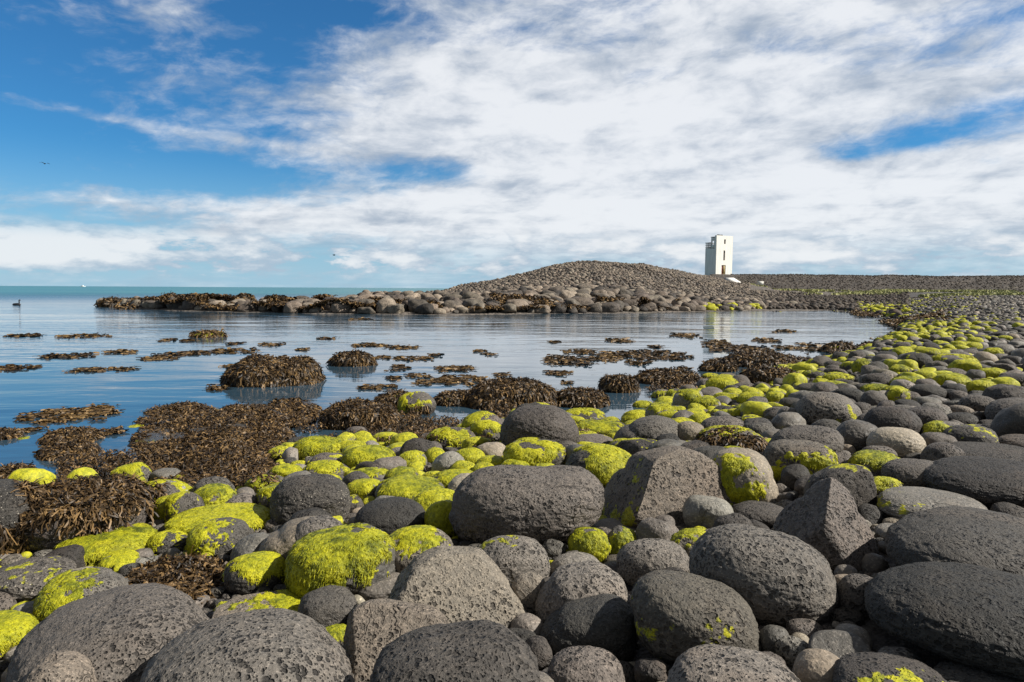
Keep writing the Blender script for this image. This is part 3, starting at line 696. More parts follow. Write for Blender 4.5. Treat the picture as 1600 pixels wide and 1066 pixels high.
B(1184, 976, 1235, 1030, 's', 'smooth grey pebble stone right of the beige pitted boulder', lump=.05)
B(1234, 988, 1267, 1022, 'l', 'pale grey pitted pebble beside the brown porous stone', lump=.05)
B(1262, 984, 1368, 1060, 's', 'smooth wedge shaped beige slab in the lower right gap', lump=.04, cuts=[(.2, -.6, .8, .5)], tilt=14)
B(1238, 1013, 1328, 1100, 'l', 'smooth beige stone with a dark slot cut by the bottom edge', lump=.04)
B(1470, 663, 1562, 712, 'd', 'dark pitted boulder above the wide dark dome', .12, dirv=UL, lump=.05)
B(1436, 657, 1492, 700, 's', 'olive topped smooth stone left of the dark pitted boulder', .4, dirv=UL)
B(1476, 690, 1640, 735, 'g', 'long low grey boulder between two dark ones at the right edge', lump=.06)
B(1538, 621, 1680, 678, 'd', 'smooth black boulder with a pale upper edge at the right', lump=.04)
B(1496, 617, 1562, 655, 'p', 'pitted charcoal boulder left of the smooth black boulder', lump=.06)
B(1414, 635, 1482, 675, 'p', 'low pitted grey stone right of the dark rounded boulder', lump=.05)
B(1344, 610, 1388, 645, 'g', 'squarish grey stone right of the large grey dome with a green spot', lump=.06)
B(1380, 604, 1424, 640, 'b', 'tan stone with algae flecks behind the dark rounded boulder', .45, dirv=UL)
B(1475, 644, 1530, 672, 'd', 'flat dark stone just above the olive topped stone', lump=.05)
B(1556, 678, 1650, 715, 'd', 'dark flat boulder at the right edge below the smooth black boulder', lump=.05)
B(1560, 760, 1660, 812, 'd', 'dark wedge of rock at the right edge under the wide dome', lump=.06)
# green and grey stones left of centre
B(458, 682, 541, 722, 's', 'round green boulder at the water edge in the left middle', .9, dirv=FL, lump=.04, dense=1.2)
B(483, 707, 540, 735, 'c', 'low barnacled stone in front of the round green water edge boulder', .1)
B(535, 696, 617, 742, 's', 'plump bright green boulder with long combed strands in the left middle', .92, dirv=(-.2, -.5, .8), lump=.04, dense=1.3)
B(475, 719, 538, 755, 'g', 'grey stone with green on both shoulders below the round green boulder', .5, lump=.06)
B(420, 726, 472, 751, 's', 'small vivid green stone beside the barnacled boulder', .9)
B(382, 742, 435, 775, 's', 'green mottled stone left of the barnacled boulder', .75, weed=.15)
B(548, 730, 612, 765, 's', 'half green half grey stone above the dark oval boulder', .55, dirv=UL)
B(576, 749, 612, 772, 's', 'small smooth grey egg stone above the dark oval boulder', lump=.03)
B(585, 744, 698, 800, 's', 'wide boulder with two green lobes and a bare grey middle', .62, dirv=(0, -.2, 1), lump=.05)
B(674, 734, 752, 768, 'g', 'flat boulder capped with green next to the very large dark boulder', .7, lump=.05)
B(620, 704, 668, 742, 's', 'stone with a bare grey crown and green skirt in the left middle', .6, dirv=FL)
B(708, 700, 762, 738, 's', 'slanting green stone above the very large dark boulder', .85, tilt=12)
B(744, 712, 796, 742, 's', 'small bright green dome behind the very large dark boulder', .92)
B(746, 692, 790, 714, 's', 'green crested stone left of the high grey dome', .75)
B(668, 667, 745, 708, 'c', 'egg shaped stone with two green patches by the small pool', .35, dirv=(-.3, -.2, .8), weed=.22, weeddir=(-1, 0, 0))
B(722, 643, 786, 690, 'c', 'speckled boulder with a bright green top left of the high grey dome', .42, dirv=UL, lump=.05)
B(622, 612, 682, 656, 'c', 'barnacled boulder with vivid green left side among the seaweed', .5, dirv=(-.7, -.4, .5), weed=.12, weeddir=(0, -1, -.4))
B(587, 640, 626, 668, 'c', 'small pale grey stone half buried in seaweed beside the pool', .14)
B(538, 666, 577, 690, 's', 'smooth black wet stone standing in the pool', lump=.03)
B(535, 772, 570, 812, 'c', 'small rough stone between the barnacled boulder and the dark oval one', .1, ang=2)
B(640, 798, 668, 822, 's', 'small grey stone right of the dark oval boulder')
B(1020, 655, 1060, 672, 's', 'small low green stone behind the grey pitted dome', .6)
# green stones right of centre
for (a, b, c, d, cv, mt, lb) in (
    (1103, 588, 1156, 622, .8, 's', 'big bright green domed stone right of the seaweed shore'), (1094, 583, 1126, 603, .6, 'd', 'dark stone with a green tip behind the big green domed stone'),
    (1040, 607, 1072, 632, .25, 'd', 'black wet stone by the seaweed left of the big green dome'), (1018, 608, 1051, 630, .2, 'c', 'dark barnacled stone standing at the pool edge'),
    (1013, 628, 1057, 650, .9, 's', 'bright green flat stone at the right edge of the pool'), (988, 626, 1023, 644, .7, 's', 'olive green stone leaning at the pool edge'),
    (1044, 634, 1076, 655, .35, 's', 'grey stone with a green left half below the bright flat stone'), (1055, 620, 1094, 641, .9, 's', 'green lump just above the grey pitted dome'),
    (1080, 620, 1127, 646, .75, 's', 'pair of green and grey lumps right of the pool'), (1148, 631, 1200, 652, .9, 's', 'flat vivid green slab right of the pool'),
    (1152, 612, 1198, 638, .8, 's', 'green boulder with a grey right shoulder behind the vivid slab'), (1120, 614, 1160, 634, .7, 's', 'green streaked stone under the big green dome'),
    (1120, 640, 1150, 656, .6, 'g', 'small mottled stone in front of the green slab'), (1155, 648, 1195, 668, .35, 'g', 'grey stone with green dust under the vivid slab'),
    (1196, 612, 1228, 636, .8, 's', 'small green ball left of the large grey dome'), (1252, 578, 1290, 600, .3, 'd', 'dark stone with seaweed cap behind the green field'),
    (1283, 595, 1327, 616, .95, 's', 'brightest yellow green oval stone above the large grey dome'), (1330, 560, 1368, 592, .4, 'd', 'dark upright stone with green foot in the green field'),
    (1405, 550, 1458, 580, .05, 'p', 'dark domed boulder in the middle of the green field'), (1455, 552, 1530, 580, .45, 's', 'long boulder with green left flank in the green field'),
    (1285, 582, 1336, 604, .5, 'g', 'grey stone with a mossy crest beside the brightest oval stone'), (1388, 570, 1425, 590, .5, 'g', 'small grey stone with green front in the green field'),
    (1390, 588, 1448, 612, .9, 's', 'flat yellow green slab below the dark domed boulder'), (1458, 583, 1518, 612, .85, 's', 'triangular green mantled boulder right of the yellow green slab'),
    (1345, 600, 1395, 622, .6, 's', 'green stone between the large grey dome and the yellow green slab'), (1378, 603, 1420, 628, .4, 'b', 'brown stone speckled green below the yellow green slab'),
    (1510, 594, 1558, 620, .75, 's', 'dark green domed stone right of the triangular green boulder'), (1525, 575, 1575, 598, .55, 's', 'green and tan long stone at the right of the green field'),
    (1535, 543, 1570, 565, .6, 's', 'olive dome stone near the right edge of the green field'), (1560, 583, 1620, 612, 0, 'p', 'smooth grey dome at the right edge above the black boulder'),
    (1575, 545, 1640, 566, 0, 'd', 'flat black stone at the right edge beside the green field'), (1420, 600, 1480, 630, 0, 'd', 'dark smooth boulder under the yellow green slab')):
    B(a, b, c, d, mt, lb, cv, dirv=random.Random(a).choice([TOP, UL, FL]), lump=.07)
# seaweed covered rocks
def Wd(x0, y0, x1, y1, label, cover=0, L=.10, wd='weed', dense=1.0, **kw):
    k_[0] += 7
    place((x0, y0, x1, y1), 'c', cover, label, seed=k_[0], level=5, name='seaweed_rock', cat='seaweed rock', group='rocks covered in brown seaweed', weed=1.3, weeddir=(0, -.3, 1), weedL=L, weedmat=wd, dense=dense, lump=kw.pop('lump', .12), sink=.35, **kw)
Wd(348, 556, 512, 618, 'large brown seaweed mound standing alone in the calm water', L=.11, dense=1.6, prof=[(348, 608), (368, 570), (395, 557), (430, 562), (455, 568), (478, 562), (500, 585), (512, 612), (430, 618)])
Wd(516, 550, 586, 584, 'small domed seaweed mound behind the large one in the water')
Wd(726, 592, 874, 655, 'broad seaweed mound right behind the high grey pitted dome', L=.12, dense=1.5, lump=.15)
Wd(868, 607, 950, 650, 'seaweed heap with a green knob left of the pool', .08)
Wd(938, 587, 996, 628, 'rounded seaweed rock behind the small pool', .05)
Wd(990, 578, 1092, 612, 'wide low seaweed rock at the bay shore right of centre', dense=1.3)
Wd(1095, 562, 1150, 592, 'seaweed rock behind the big green domed stone')
Wd(1130, 552, 1248, 580, 'long seaweed covered ledge by the bay shore')
Wd(1158, 575, 1246, 612, 'dark seaweed heap left of the green field', dense=1.2)
Wd(1286, 536, 1338, 560, 'seaweed rock with a green side at the edge of the bay', .12)
Wd(1340, 537, 1366, 552, 'small brown weedy rock at the tip of the green field')
Wd(-40, 670, 40, 700, 'seaweed lump cut by the left edge on the water')
Wd(62, 670, 158, 704, 'seaweed dome in the dark blue water at the left', L=.12, dense=1.3)
Wd(58, 690, 158, 730, 'barnacled seaweed rock in front of the seaweed dome', L=.11)
Wd(212, 640, 345, 690, 'seaweed slope at the left of the big seaweed shoal', .05, L=.12, dense=1.4, kw_cap=1.3, depth=2.5, minz=.03, lump=.34)
Wd(205, 668, 330, 718, 'front seaweed shoal with a bright green patch on its left end', .10, L=.12, dense=1.4, dirv=(-1, 0, .3), kw_cap=1.3, depth=2.5, minz=.03, lump=.34)
Wd(290, 655, 460, 722, 'large mat of seaweed over rocks in the left middle', L=.12, dense=1.6, kw_cap=1.3, depth=2.5, minz=.03, lump=.34)
Wd(286, 706, 440, 770, 'seaweed fringe hanging over the dark water at left middle', L=.13, dense=1.6, kw_cap=1.3, depth=2.5, minz=.03, lump=.34)
Wd(415, 625, 500, 668, 'small seaweed heap in front of the large lone mound', L=.11, kw_cap=1.3, depth=2.5, minz=.03, lump=.34)
Wd(500, 625, 625, 690, 'dense seaweed heap left of the barnacled green boulder', L=.11, dense=1.5)
Wd(585, 612, 650, 650, 'seaweed crest behind the barnacled green boulder', .10)
Wd(620, 650, 700, 690, 'seaweed tangle between the two speckled boulders', L=.10, kw_cap=1.3, depth=2.5, minz=.03, lump=.34)
Wd(676, 612, 760, 645, 'seaweed heap dotted green behind the speckled boulder', .10, L=.10)
Wd(205, 882, 352, 950, 'dark tangle of washed up wrack between the pebbles at lower left', L=.12, dense=1.3, kw_cap=.95, depth=1.3, minz=.14, lump=.25)
Wd(-30, 728, 60, 775, 'seaweed clump on the shore at the left edge', L=.13)
Wd(300, 518, 352, 533, 'low rock with yellow green weed out in the water at left', .55, wd='goldweed')
# ------------------------------------------------------------------ stones that fill the beach between the boulders
rg = np.random.default_rng(77)
PR = {}
def protos(level, n=9, ang=0):
    if (level, ang) not in PR:
        PR[(level, ang)] = [shape(level, np.random.default_rng(500+k+ang*50), lump=.11 if ang < 3 else .17, ang=ang if k % 2 else 0, n=2.2+.1*(k % 5))[0] for k in range(n)]
    return PR[(level, ang)]
hb = np.array([[b['x'], b['y'], b['rx'], b['ry'], b['a']] for b in BOULDERS])
def free_of_boulders(x, y, r, k=.55):
    dx = x[:, None]-hb[None, :, 0]; dy = y[:, None]-hb[None, :, 1]; c_, s_ = np.cos(hb[:, 4]), np.sin(hb[:, 4])
    u = dx*c_-dy*s_; v = dx*s_+dy*c_; r = r[:, None]
    return (((u/(hb[:, 2]*.86+k*r))**2+(v/(hb[:, 3]*.86+k*r))**2) > 1).all(1)
class Grid:
    def __init__(s, c): s.c = c; s.d = {}
    def ok(s, x, y, r, f):
        i, j = int(x//s.c), int(y//s.c)
        for a in (i-1, i, i+1):
            for b in (j-1, j, j+1):
                for (X_, Y_, R_) in s.d.get((a, b), ()):
                    if (x-X_)**2+(y-Y_)**2 < (f*(r+R_))**2: return False
        return True
    def add(s, x, y, r): s.d.setdefault((int(x//s.c), int(y//s.c)), []).append((x, y, r))
def scatter(classes, region, zfun, f=.86):
    grid = Grid(1.6); outp = []
    for (r0, r1, n, a0, a1, d0, d1, cond) in classes:
        a = np.radians(rg.uniform(a0, a1, n)); D = np.sqrt(rg.uniform(d0**2, d1**2, n)); r = rg.uniform(r0, r1, n)
        x, y = D*np.sin(a), D*np.cos(a); z = G(x, y)
        k = region(x, y, z, np.degrees(a), D) & cond(x, y, z, np.degrees(a), D, r)
        x, y, z, r = x[k], y[k], z[k], r[k]
        k = zfun(x, y, r); x, y, z, r = x[k], y[k], z[k], r[k]
        for i in range(len(x)):
            if grid.ok(x[i], y[i], r[i], f): grid.add(x[i], y[i], r[i]); outp.append((x[i], y[i], z[i], r[i]))
    return np.array(outp)
def shoreq(x, y):
    a = np.degrees(np.arctan2(x, y)); D = np.hypot(x, y)
    q_ = np.interp(a, S[:, 0], S[:, 1])-D
    return np.where(a > 29.9, 9-.35*(D-4)*0+(a-29.9)*D*.0175, q_)
nearreg = lambda x, y, z, a, D: (z > np.where(a < 8, .03, -.06)) & ~((D > np.interp(a, W_[:, 0], W_[:, 1])-5) & (a < pxaz(1300)))
T1 = lambda *k: np.ones(len(k[0]), bool)
ST = scatter([
    (.20, .32, 600, -2, 64, 5.5, 12, lambda x, y, z, a, D, r: a > 38),
    (.14, .22, 3400, -50, 64, 4.0, 15, lambda x, y, z, a, D, r: (a > 38) | ((D > 7.5) & (r < .185) & (rg.uniform(size=len(x)) < .45))),
    (.09, .14, 12500, -50, 64, 3.2, 24, T1),
    (.055, .09, 32000, -50, 64, 1.8, 40, lambda x, y, z, a, D, r: (D > 4.5) | (rg.uniform(size=len(x)) < .4)),
    (.04, .065, 36000, -50, 60, 1.6, 15, T1),
    (.06, .13, 26000, 12, 42, 24, 68, T1),
    (.025, .04, 24000, -42, 42, 1.6, 9, T1),
    (.014, .025, 26000, -42, 42, 1.6, 5.5, T1)], nearreg, lambda x, y, r: free_of_boulders(x, y, r))
q_ = shoreq(ST[:, 0], ST[:, 1]); Dst = np.hypot(ST[:, 0], ST[:, 1]); ast = np.degrees(np.arctan2(ST[:, 0], ST[:, 1]))
pal = np.where(ast < 0, np.clip(.75-.16*q_, 0, .8), np.clip(1.0-.105*q_, 0, .85))
pal = np.where((ast > 29) & (Dst > 9), np.maximum(pal, np.clip(.75-.10*(ast-29.9)*Dst*.0175, 0, .7)), pal)
pal = np.where(Dst < 3.6, pal*.25, pal)*(1-.75*sstep(24, 34, Dst))*(1-.85*sstep(pxaz(1470), pxaz(1600), ast))
isal = rg.uniform(size=len(ST)) < pal
szpx = ST[:, 3]*2*F/Dst
inview = np.abs(ast) < 37.5

LAND = [(325, 585, 'the lone seaweed mound'), (485, 780, 'the barnacled boulder'), (535, 870, 'the brightest green boulder'), (820, 790, 'the very large dark boulder'), (840, 670, 'the high grey dome'), (938, 735, 'the egg shaped boulder'),
        (1050, 755, 'the tall flat faced boulder'), (1160, 745, 'the beige streaked boulder'), (1250, 720, 'the green fronted boulder'), (1295, 640, 'the large dome with a green spot'), (1300, 820, 'the roof shaped rock'), (1190, 890, 'the huge charcoal boulder'),
        (1090, 960, 'the beige pitted boulder'), (700, 1020, 'the sponge textured dome'), (730, 920, 'the big angular boulder'), (1400, 690, 'the round brown boulder'), (1340, 680, 'the slanted grey boulder'), (1550, 740, 'the wide dark dome'), (1580, 850, 'the huge smooth dark boulder'),
        (1130, 605, 'the big green dome'), (1305, 605, 'the brightest oval stone'), (1430, 565, 'the dark domed boulder'), (1420, 600, 'the yellow green slab'), (1490, 600, 'the triangular green boulder'), (1550, 555, 'the olive dome stone'), (1580, 600, 'the grey dome at the right edge'),
        (1600, 640, 'the smooth black boulder'), (1312, 548, 'the seaweed rock at the bay edge'), (640, 765, 'the two lobed green boulder'), (575, 718, 'the plump green boulder'), (500, 700, 'the round green boulder'), (160, 840, 'the long green boulder'), (130, 810, 'the seaweed bank'),
        (460, 950, 'the round grey stone'), (800, 625, 'the broad seaweed mound'), (1180, 650, 'the vivid green slab'), (1410, 520, 'the corner of the bay'), (1450, 490, 'the far green shingle'), (1120, 430, 'the white tower')]
used = {}
def autolabel(px, py, kind, cands, extra=''):
    order = sorted(range(len(cands)), key=lambda i: (cands[i][0]-px)**2+((cands[i][1]-py)*1.6)**2)
    opts = []
    for i in order[:7]:
        lx, ly, ln_ = cands[i]; dx, dy = px-lx, py-ly
        dist = math.hypot(dx, dy*1.6); ax = abs(dx) > 1.8*abs(dy); ay = abs(dy) > .9*abs(dx)
        rel = ('right of' if dx > 0 else 'left of') if ax else ('in front of' if dy > 0 else 'behind') if ay else ('in front and to the right of' if dx > 0 and dy > 0 else 'in front and to the left of' if dy > 0 else 'behind and to the right of' if dx > 0 else 'behind and to the left of')
        near = 'just ' if dist < 75 else '' if dist < 150 else 'some way '
        opts.append('%s %s%s %s' % (kind, near, rel, ln_))
    for l_ in opts:
        if l_ not in used and len(l_.split()) <= 16: used[l_] = 1; return l_
    for wd_ in ('one more', 'yet another', 'another'):
        for l_ in opts:
            l2 = wd_+' '+l_
            if l2 not in used and len(l2.split()) <= 16: used[l2] = 1; return l2
    return ' '.join(opts[0].split()[:16])
# the largest become objects of their own
n_ind = 300-sum(1 for b in BOULDERS if b['obj'].name.startswith('boulder'))
cand = np.argsort(-szpx*inview*(ST[:, 2] > -.08))[:n_ind]
ind = np.zeros(len(ST), bool); ind[cand] = True
mats_ = ['g', 'p', 's', 'd', 'b', 'l']; adj = {'g': 'grey pitted', 'p': 'coarse grey', 's': 'smooth grey', 'd': 'dark', 'b': 'brownish', 'l': 'smooth tan', 'c': 'speckled'}
for i in cand:
    x, y, z, r = ST[i]; rs = np.random.default_rng(9000+int(i)); D = math.hypot(x, y)
    V, Fc = shape(6 if szpx[i] > 60 else 5, rs, lump=.09, ang=int(rs.integers(0, 3)) if rs.uniform() < .4 else 0, n=rs.uniform(2.1, 2.8))
    e_ = rs.uniform(.85, 1.25); fl = rs.uniform(.62, .98)
    V = V*np.array([r*e_, r/e_, r*fl]); t1, t2 = rs.uniform(-.22, .22), rs.uniform(0, 6.28)
    V = V@np.array([[1, 0, 0], [0, math.cos(t1), -math.sin(t1)], [0, math.sin(t1), math.cos(t1)]])
    V = V@np.array([[math.cos(t2), -math.sin(t2), 0], [math.sin(t2), math.cos(t2), 0], [0, 0, 1]])
    cz = max(z, -.03)+r*fl*.45; base = np.array([x, y, cz+V[:, 2].min()]); V[:, 2] -= V[:, 2].min()
    mt = mats_[int(rs.choice(6, p=[.28, .2, .22, .16, .1, .04]))]
    if isal[i] and mt in 'd': mt = 's'
    o = mk('boulder', V, Fc, M[mt], loc=base); alg = np.zeros(len(V)); cv = 0
    if isal[i]:
        N, fa = vnormals(V, Fc); cv = rs.uniform(.22, .85)
        alg = algae_part(V, Fc, N, fa, cv, (rs.uniform(-.5, .2), -.25, 1), rs, D, o)
    for an, av in (('alg', alg), ('tint', np.full(len(V), rs.uniform()))):
        a = o.data.attributes.new(an, 'FLOAT', 'POINT'); a.data.foreach_set('value', np.ascontiguousarray(av, dtype=np.float32))
    px, py, _z = proj(base+np.array([0, 0, r*fl]))
    sz = 'tiny' if szpx[i] < 22 else 'small' if szpx[i] < 40 else 'mid sized' if szpx[i] < 70 else 'large'
    kind = sz+' '+('green covered' if cv > .75 else 'green topped' if cv > .5 else 'green flecked' if cv > 0 else adj[mt])+' stone'
    tag(o, autolabel(float(px), float(py), kind, LAND), 'boulder', 'boulders on the near beach')
# the rest as one mass
def batch(name, A, al, cats, mlist, lev, flat=(.55, .95), label=None, sinkf=.35, ang=2):
    Vs, Fs, Ts, As, Ms = [], [], [], [], []; off = 0
    rs = np.random.default_rng(4)
    for L_ in sorted(set(lev)):
        ps = protos(L_, ang=ang); k_i = np.nonzero(lev == L_)[0]; pid = rs.integers(0, len(ps), len(k_i)); Fc = ico(L_)[1]
        for p_ in range(len(ps)):
            kk = k_i[pid == p_]; m = len(kk)
            if not m: continue
            P = ps[p_]; e_ = rs.uniform(.8, 1.3, m); fl = rs.uniform(*flat, m); r = A[kk, 3]
            V = P[None]*np.stack([r*e_, r/e_, r*fl], 1)[:, None]
            t1 = rs.uniform(-.35, .35, m)[:, None]; t2 = rs.uniform(0, 6.28, m)[:, None]
            y_ = V[..., 1]*np.cos(t1)-V[..., 2]*np.sin(t1); z_ = V[..., 1]*np.sin(t1)+V[..., 2]*np.cos(t1); x_ = V[..., 0]
            V = np.stack([x_*np.cos(t2)-y_*np.sin(t2)+A[kk, 0:1], x_*np.sin(t2)+y_*np.cos(t2)+A[kk, 1:2], z_+A[kk, 2:3]+(r*fl*sinkf)[:, None]], 2)
            up = P[:, 2][None]+.3*rs.normal(size=(m, 1))
            a_ = np.where(al[kk][:, None], np.clip(.55+.55*up, 0, 1), 0)
            Vs.append(V.reshape(-1, 3)); Fs.append((Fc[None]+(np.arange(m)*len(P))[:, None, None]).reshape(-1, 3)+off); off += m*len(P)
            Ts.append(np.repeat(rs.uniform(0, 1, m), len(P))); As.append(a_.ravel()); Ms.append(np.repeat(rs.choice(len(mlist), m, p=cats), len(Fc)))
    o = mk(name, np.concatenate(Vs), np.concatenate(Fs), [M[k] for k in mlist], attrs={'tint': np.concatenate(Ts), 'alg': np.concatenate(As)}, midx=np.concatenate(Ms))
    return tag(o, label, kind='stuff')
rest = ~ind
lev = np.where(szpx > 26, 4, np.where(szpx > 9, 3, 2))
tag(batch('stones', ST[rest], isal[rest], [.40, .30, .14, .10, .06], ['g', 's', 'd', 'b', 'l'], lev[rest], label='smaller grey and green stones and pebbles filling the beach between the boulders'), cat='stones')

# ------------------------------------------------------------------ the far spit
TWR = atz(1122, 470, .2); TWR = TWR/np.hypot(TWR[0], TWR[1])*149.0; RMP = atz(1150, 470, .2); RMP = RMP/np.hypot(RMP[0], RMP[1])*131.0
def off_tower(x, y, r):
    a = TWR[:2]; b = RMP[:2]; P = np.stack([x, y], 1); k = np.clip(((P-a)@(b-a))/((b-a)@(b-a)), 0, 1)
    return np.linalg.norm(P-(a+k[:, None]*(b-a)), axis=1) > np.where(k < .08, 4.2, 2.0)
def spitreg(x, y, z, a, D):
    Dw = np.interp(a, W_[:, 0], W_[:, 1])
    return (z > -.05) & (D > Dw-1) & (a < pxaz(1418)) & (a > pxaz(155)) & (D < np.where(a < pxaz(1170), 140, 94))
def rmax(a): return np.interp(a, [pxaz(p_) for p_ in (160, 500, 880, 1000, 1120, 1290)], [.62, .76, .84, .72, .46, .26])
def bandc(k):
    def f_(x, y, z, a, D, r):
        Dw = np.interp(a, W_[:, 0], W_[:, 1]); b_ = D-Dw
        lim = rmax(a)*np.clip(1.35-b_/18.0, .26, 1)
        return r < lim*k
    return f_
SP = scatter([(.50, .74, 3200, pxaz(155), pxaz(1120), 42, 85, bandc(1)), (.34, .5, 9000, pxaz(155), pxaz(1300), 42, 100, bandc(1)), (.22, .34, 20000, pxaz(155), pxaz(1418), 40, 108, bandc(1.1)),
              (.11, .20, 70000, pxaz(155), pxaz(1418), 40, 138, lambda x, y, z, a, D, r: (z > .3) | (a > pxaz(900)))], spitreg, off_tower, f=.74)
Dsp = np.hypot(SP[:, 0], SP[:, 1]); asp = np.degrees(np.arctan2(SP[:, 0], SP[:, 1])); Dws = np.interp(asp, W_[:, 0], W_[:, 1]); ssz = SP[:, 3]*2*F/Dsp
alsp = ((asp > pxaz(1095)) & (asp < pxaz(1185)) & (Dsp-Dws < 2.5) & (rg.uniform(size=len(SP)) < .4)) | ((asp > pxaz(1340)) & (Dsp-Dws < 14) & (rg.uniform(size=len(SP)) < .35))
dcr = np.interp(asp, Cc[:, 0], Cc[:, 1])
vis = (Dsp < dcr+1)
topn = np.argsort(-ssz*vis)[:140]
SL = [(165, 474, 'the tip of the spit'), (300, 466, 'the weedy boulders near the spit tip'), (430, 582, 'the lone seaweed mound'), (550, 565, 'the small domed seaweed mound'), (800, 420, 'the left shoulder of the cobble hill'), (920, 408, 'the top of the cobble hill'), (1125, 425, 'the white tower'),
      (905, 472, 'the biggest boulder of the spit'), (1140, 482, 'the green stained stones'), (600, 450, 'the low saddle of the spit'), (700, 440, 'the foot of the cobble hill'), (1240, 460, 'the right end of the spit'), (500, 458, 'the low middle of the spit'), (400, 462, 'the seaweed fringe of the spit')]
sind = np.zeros(len(SP), bool); sind[topn] = True
B(882, 464, 929, 486, 'far', 'largest grey boulder at the waterline of the far spit below the hilltop', name='spit_boulder', cat='boulder', group='boulders on the far spit', level=5, sink=.7)
for i in topn:
    x, y, z, r = SP[i]; rs = np.random.default_rng(5000+int(i))
    P = protos(4, ang=4)[int(rs.integers(9))]; e_ = rs.uniform(.85, 1.25); fl = rs.uniform(.6, .85)
    V = P*np.array([r*e_, r/e_, r*fl]); t2 = rs.uniform(0, 6.28); V = V@np.array([[math.cos(t2), -math.sin(t2), 0], [math.sin(t2), math.cos(t2), 0], [0, 0, 1]])
    t1 = rs.uniform(-.3, .3); V = V@np.array([[math.cos(t1), 0, math.sin(t1)], [0, 1, 0], [-math.sin(t1), 0, math.cos(t1)]])
    base = np.array([x, y, z+r*fl*.35+V[:, 2].min()]); V[:, 2] -= V[:, 2].min()
    tn = rs.uniform()
    o = mk('spit_boulder', V, ico(4)[1], M['far'], loc=base, attrs={'tint': np.full(len(V), tn), 'alg': np.zeros(len(V))})
    px, py, _z = proj(base); b_ = Dsp[i]-Dws[i]
    kind = ('round' if e_ < .98 else 'long' if e_ > 1.12 else 'blocky')+(' low' if fl < .7 else ' tall')+' boulder of the '+('front row' if b_ < 4 else 'second row' if b_ < 9 else 'back rows')
    tag(o, autolabel(float(px), float(py), kind, SL), 'boulder', 'boulders on the far spit')
rest = ~sind
west = asp < pxaz(1215)+1.5*np.sin(Dsp*.7)
tag(batch('spit_stones', SP[rest & west], alsp[rest & west], [1.0], ['far'], np.where(ssz > 9, 3, 2)[rest & west], flat=(.6, .9), label='brown grey cobbles heaped over the far spit', ang=4), cat='stones')
tag(batch('shingle', SP[rest & ~west], alsp[rest & ~west], [1.0], ['bk'], np.where(ssz > 9, 3, 2)[rest & ~west], flat=(.6, .9), label='dark shingle between the spit and the embankment', ang=4), cat='stones')
# rubble over the embankment face
EB = scatter([(.07, .15, 7000, pxaz(1080), pxaz(1720), 126, 156, T1), (.05, .10, 3000, pxaz(1290), pxaz(1720), 60, 72, T1)], lambda x, y, z, a, D: z > 0, off_tower, f=.9)
tag(batch('bank_stones', EB, np.zeros(len(EB), bool), [1.0], ['bk'], np.full(len(EB), 2), flat=(.5, .9), label='loose stones over the dark embankment', ang=4), cat='stones')

# ------------------------------------------------------------------ seaweed: tip of the spit, fringe, floating patches, wrack
for (a, b, c, d, lb) in ((157, 468, 207, 481, 'seaweed covered rock at the very tip of the spit'), (186, 478, 209, 487, 'tiny flat seaweed rock in front of the spit tip'), (209, 467, 251, 484, 'seaweed rock next to the spit tip rock'), (250, 460, 281, 483, 'tallest weedy boulder near the spit tip'),
                         (274, 464, 309, 484, 'dark round weedy boulder right of the tallest near the tip'), (306, 467, 345, 485, 'low weedy boulder near the left end of the spit'), (340, 466, 380, 486, 'weedy boulder behind which the turquoise sea shows'), (366, 460, 398, 484, 'weedy boulder where the grey boulders of the spit begin')):
    Wd(a, b, c, d, lb, L=.30, wd='weed')
def ribs_on(name, x, y, z, L, Wi, mtl, rs, label, cat='seaweed', kind='stuff', bend=.8, lift=.4, zup=.35, spread=1.0, cen=None, group=None):
    n = len(x); th = rs.uniform(0, 6.28, n)
    P = np.stack([x, y, z], 1)
    c0 = np.array(cen) if cen is not None else np.zeros(3)
    Dr = np.stack([np.cos(th), np.sin(th)*spread, rs.uniform(-.1, 1, n)*zup], 1); Dr /= np.linalg.norm(Dr, axis=1)[:, None]
    N = np.tile([0., 0., 1.], (n, 1))
    V, Q, T_ = ribbons(P-c0, Dr, N, L*rs.uniform(.5, 1.4, n), Wi*rs.uniform(.6, 1.3, n), rs, bend, 3, .8, lift)
    return tag(mk(name, V, Q, M[mtl], loc=c0, attrs={'tint': T_}), label, cat, group, kind)
rs = np.random.default_rng(31)
n = 38000; a = rs.uniform(pxaz(205), pxaz(1060), n); b_ = rs.uniform(-1.4, 4.6, n)*np.interp(a, [pxaz(205), pxaz(700), pxaz(1060)], [1, .9, .35]); D = np.interp(a, W_[:, 0], W_[:, 1])+b_
x, y = D*np.sin(np.radians(a)), D*np.cos(np.radians(a)); z = np.maximum(G(x, y), 0)
k = (vnoise(np.stack([x*.6, y*.6, x*0], 1), 4) > -.45+.13*np.maximum(b_, 0)); x, y, z = x[k], y[k], z[k]
z = z+.05+np.clip(.30+.55*vnoise(np.stack([x*.55, y*.55, x*0+9], 1), 6), 0, .8)+rs.uniform(0, .1, len(x))
ribs_on('seaweed_fringe', x, y, z, .27, .11, 'weed', rs, 'brown seaweed fringe along the waterline of the far spit')
n = 9000; a = rs.uniform(pxaz(1330), pxaz(1480), n); D = np.interp(a, [pxaz(1330), pxaz(1418), pxaz(1480)], [50, 31, 27])+rs.uniform(-1, 9, n)
x, y = D*np.sin(np.radians(a)), D*np.cos(np.radians(a)); z = np.maximum(G(x, y), 0)+.05
k = vnoise(np.stack([x*.5, y*.5, x*0], 1), 8) > -.05; ribs_on('dry_wrack', x[k], y[k], z[k], .16, .07, 'goldweed', rs, 'rusty dried wrack on the shingle at the far right corner of the bay')
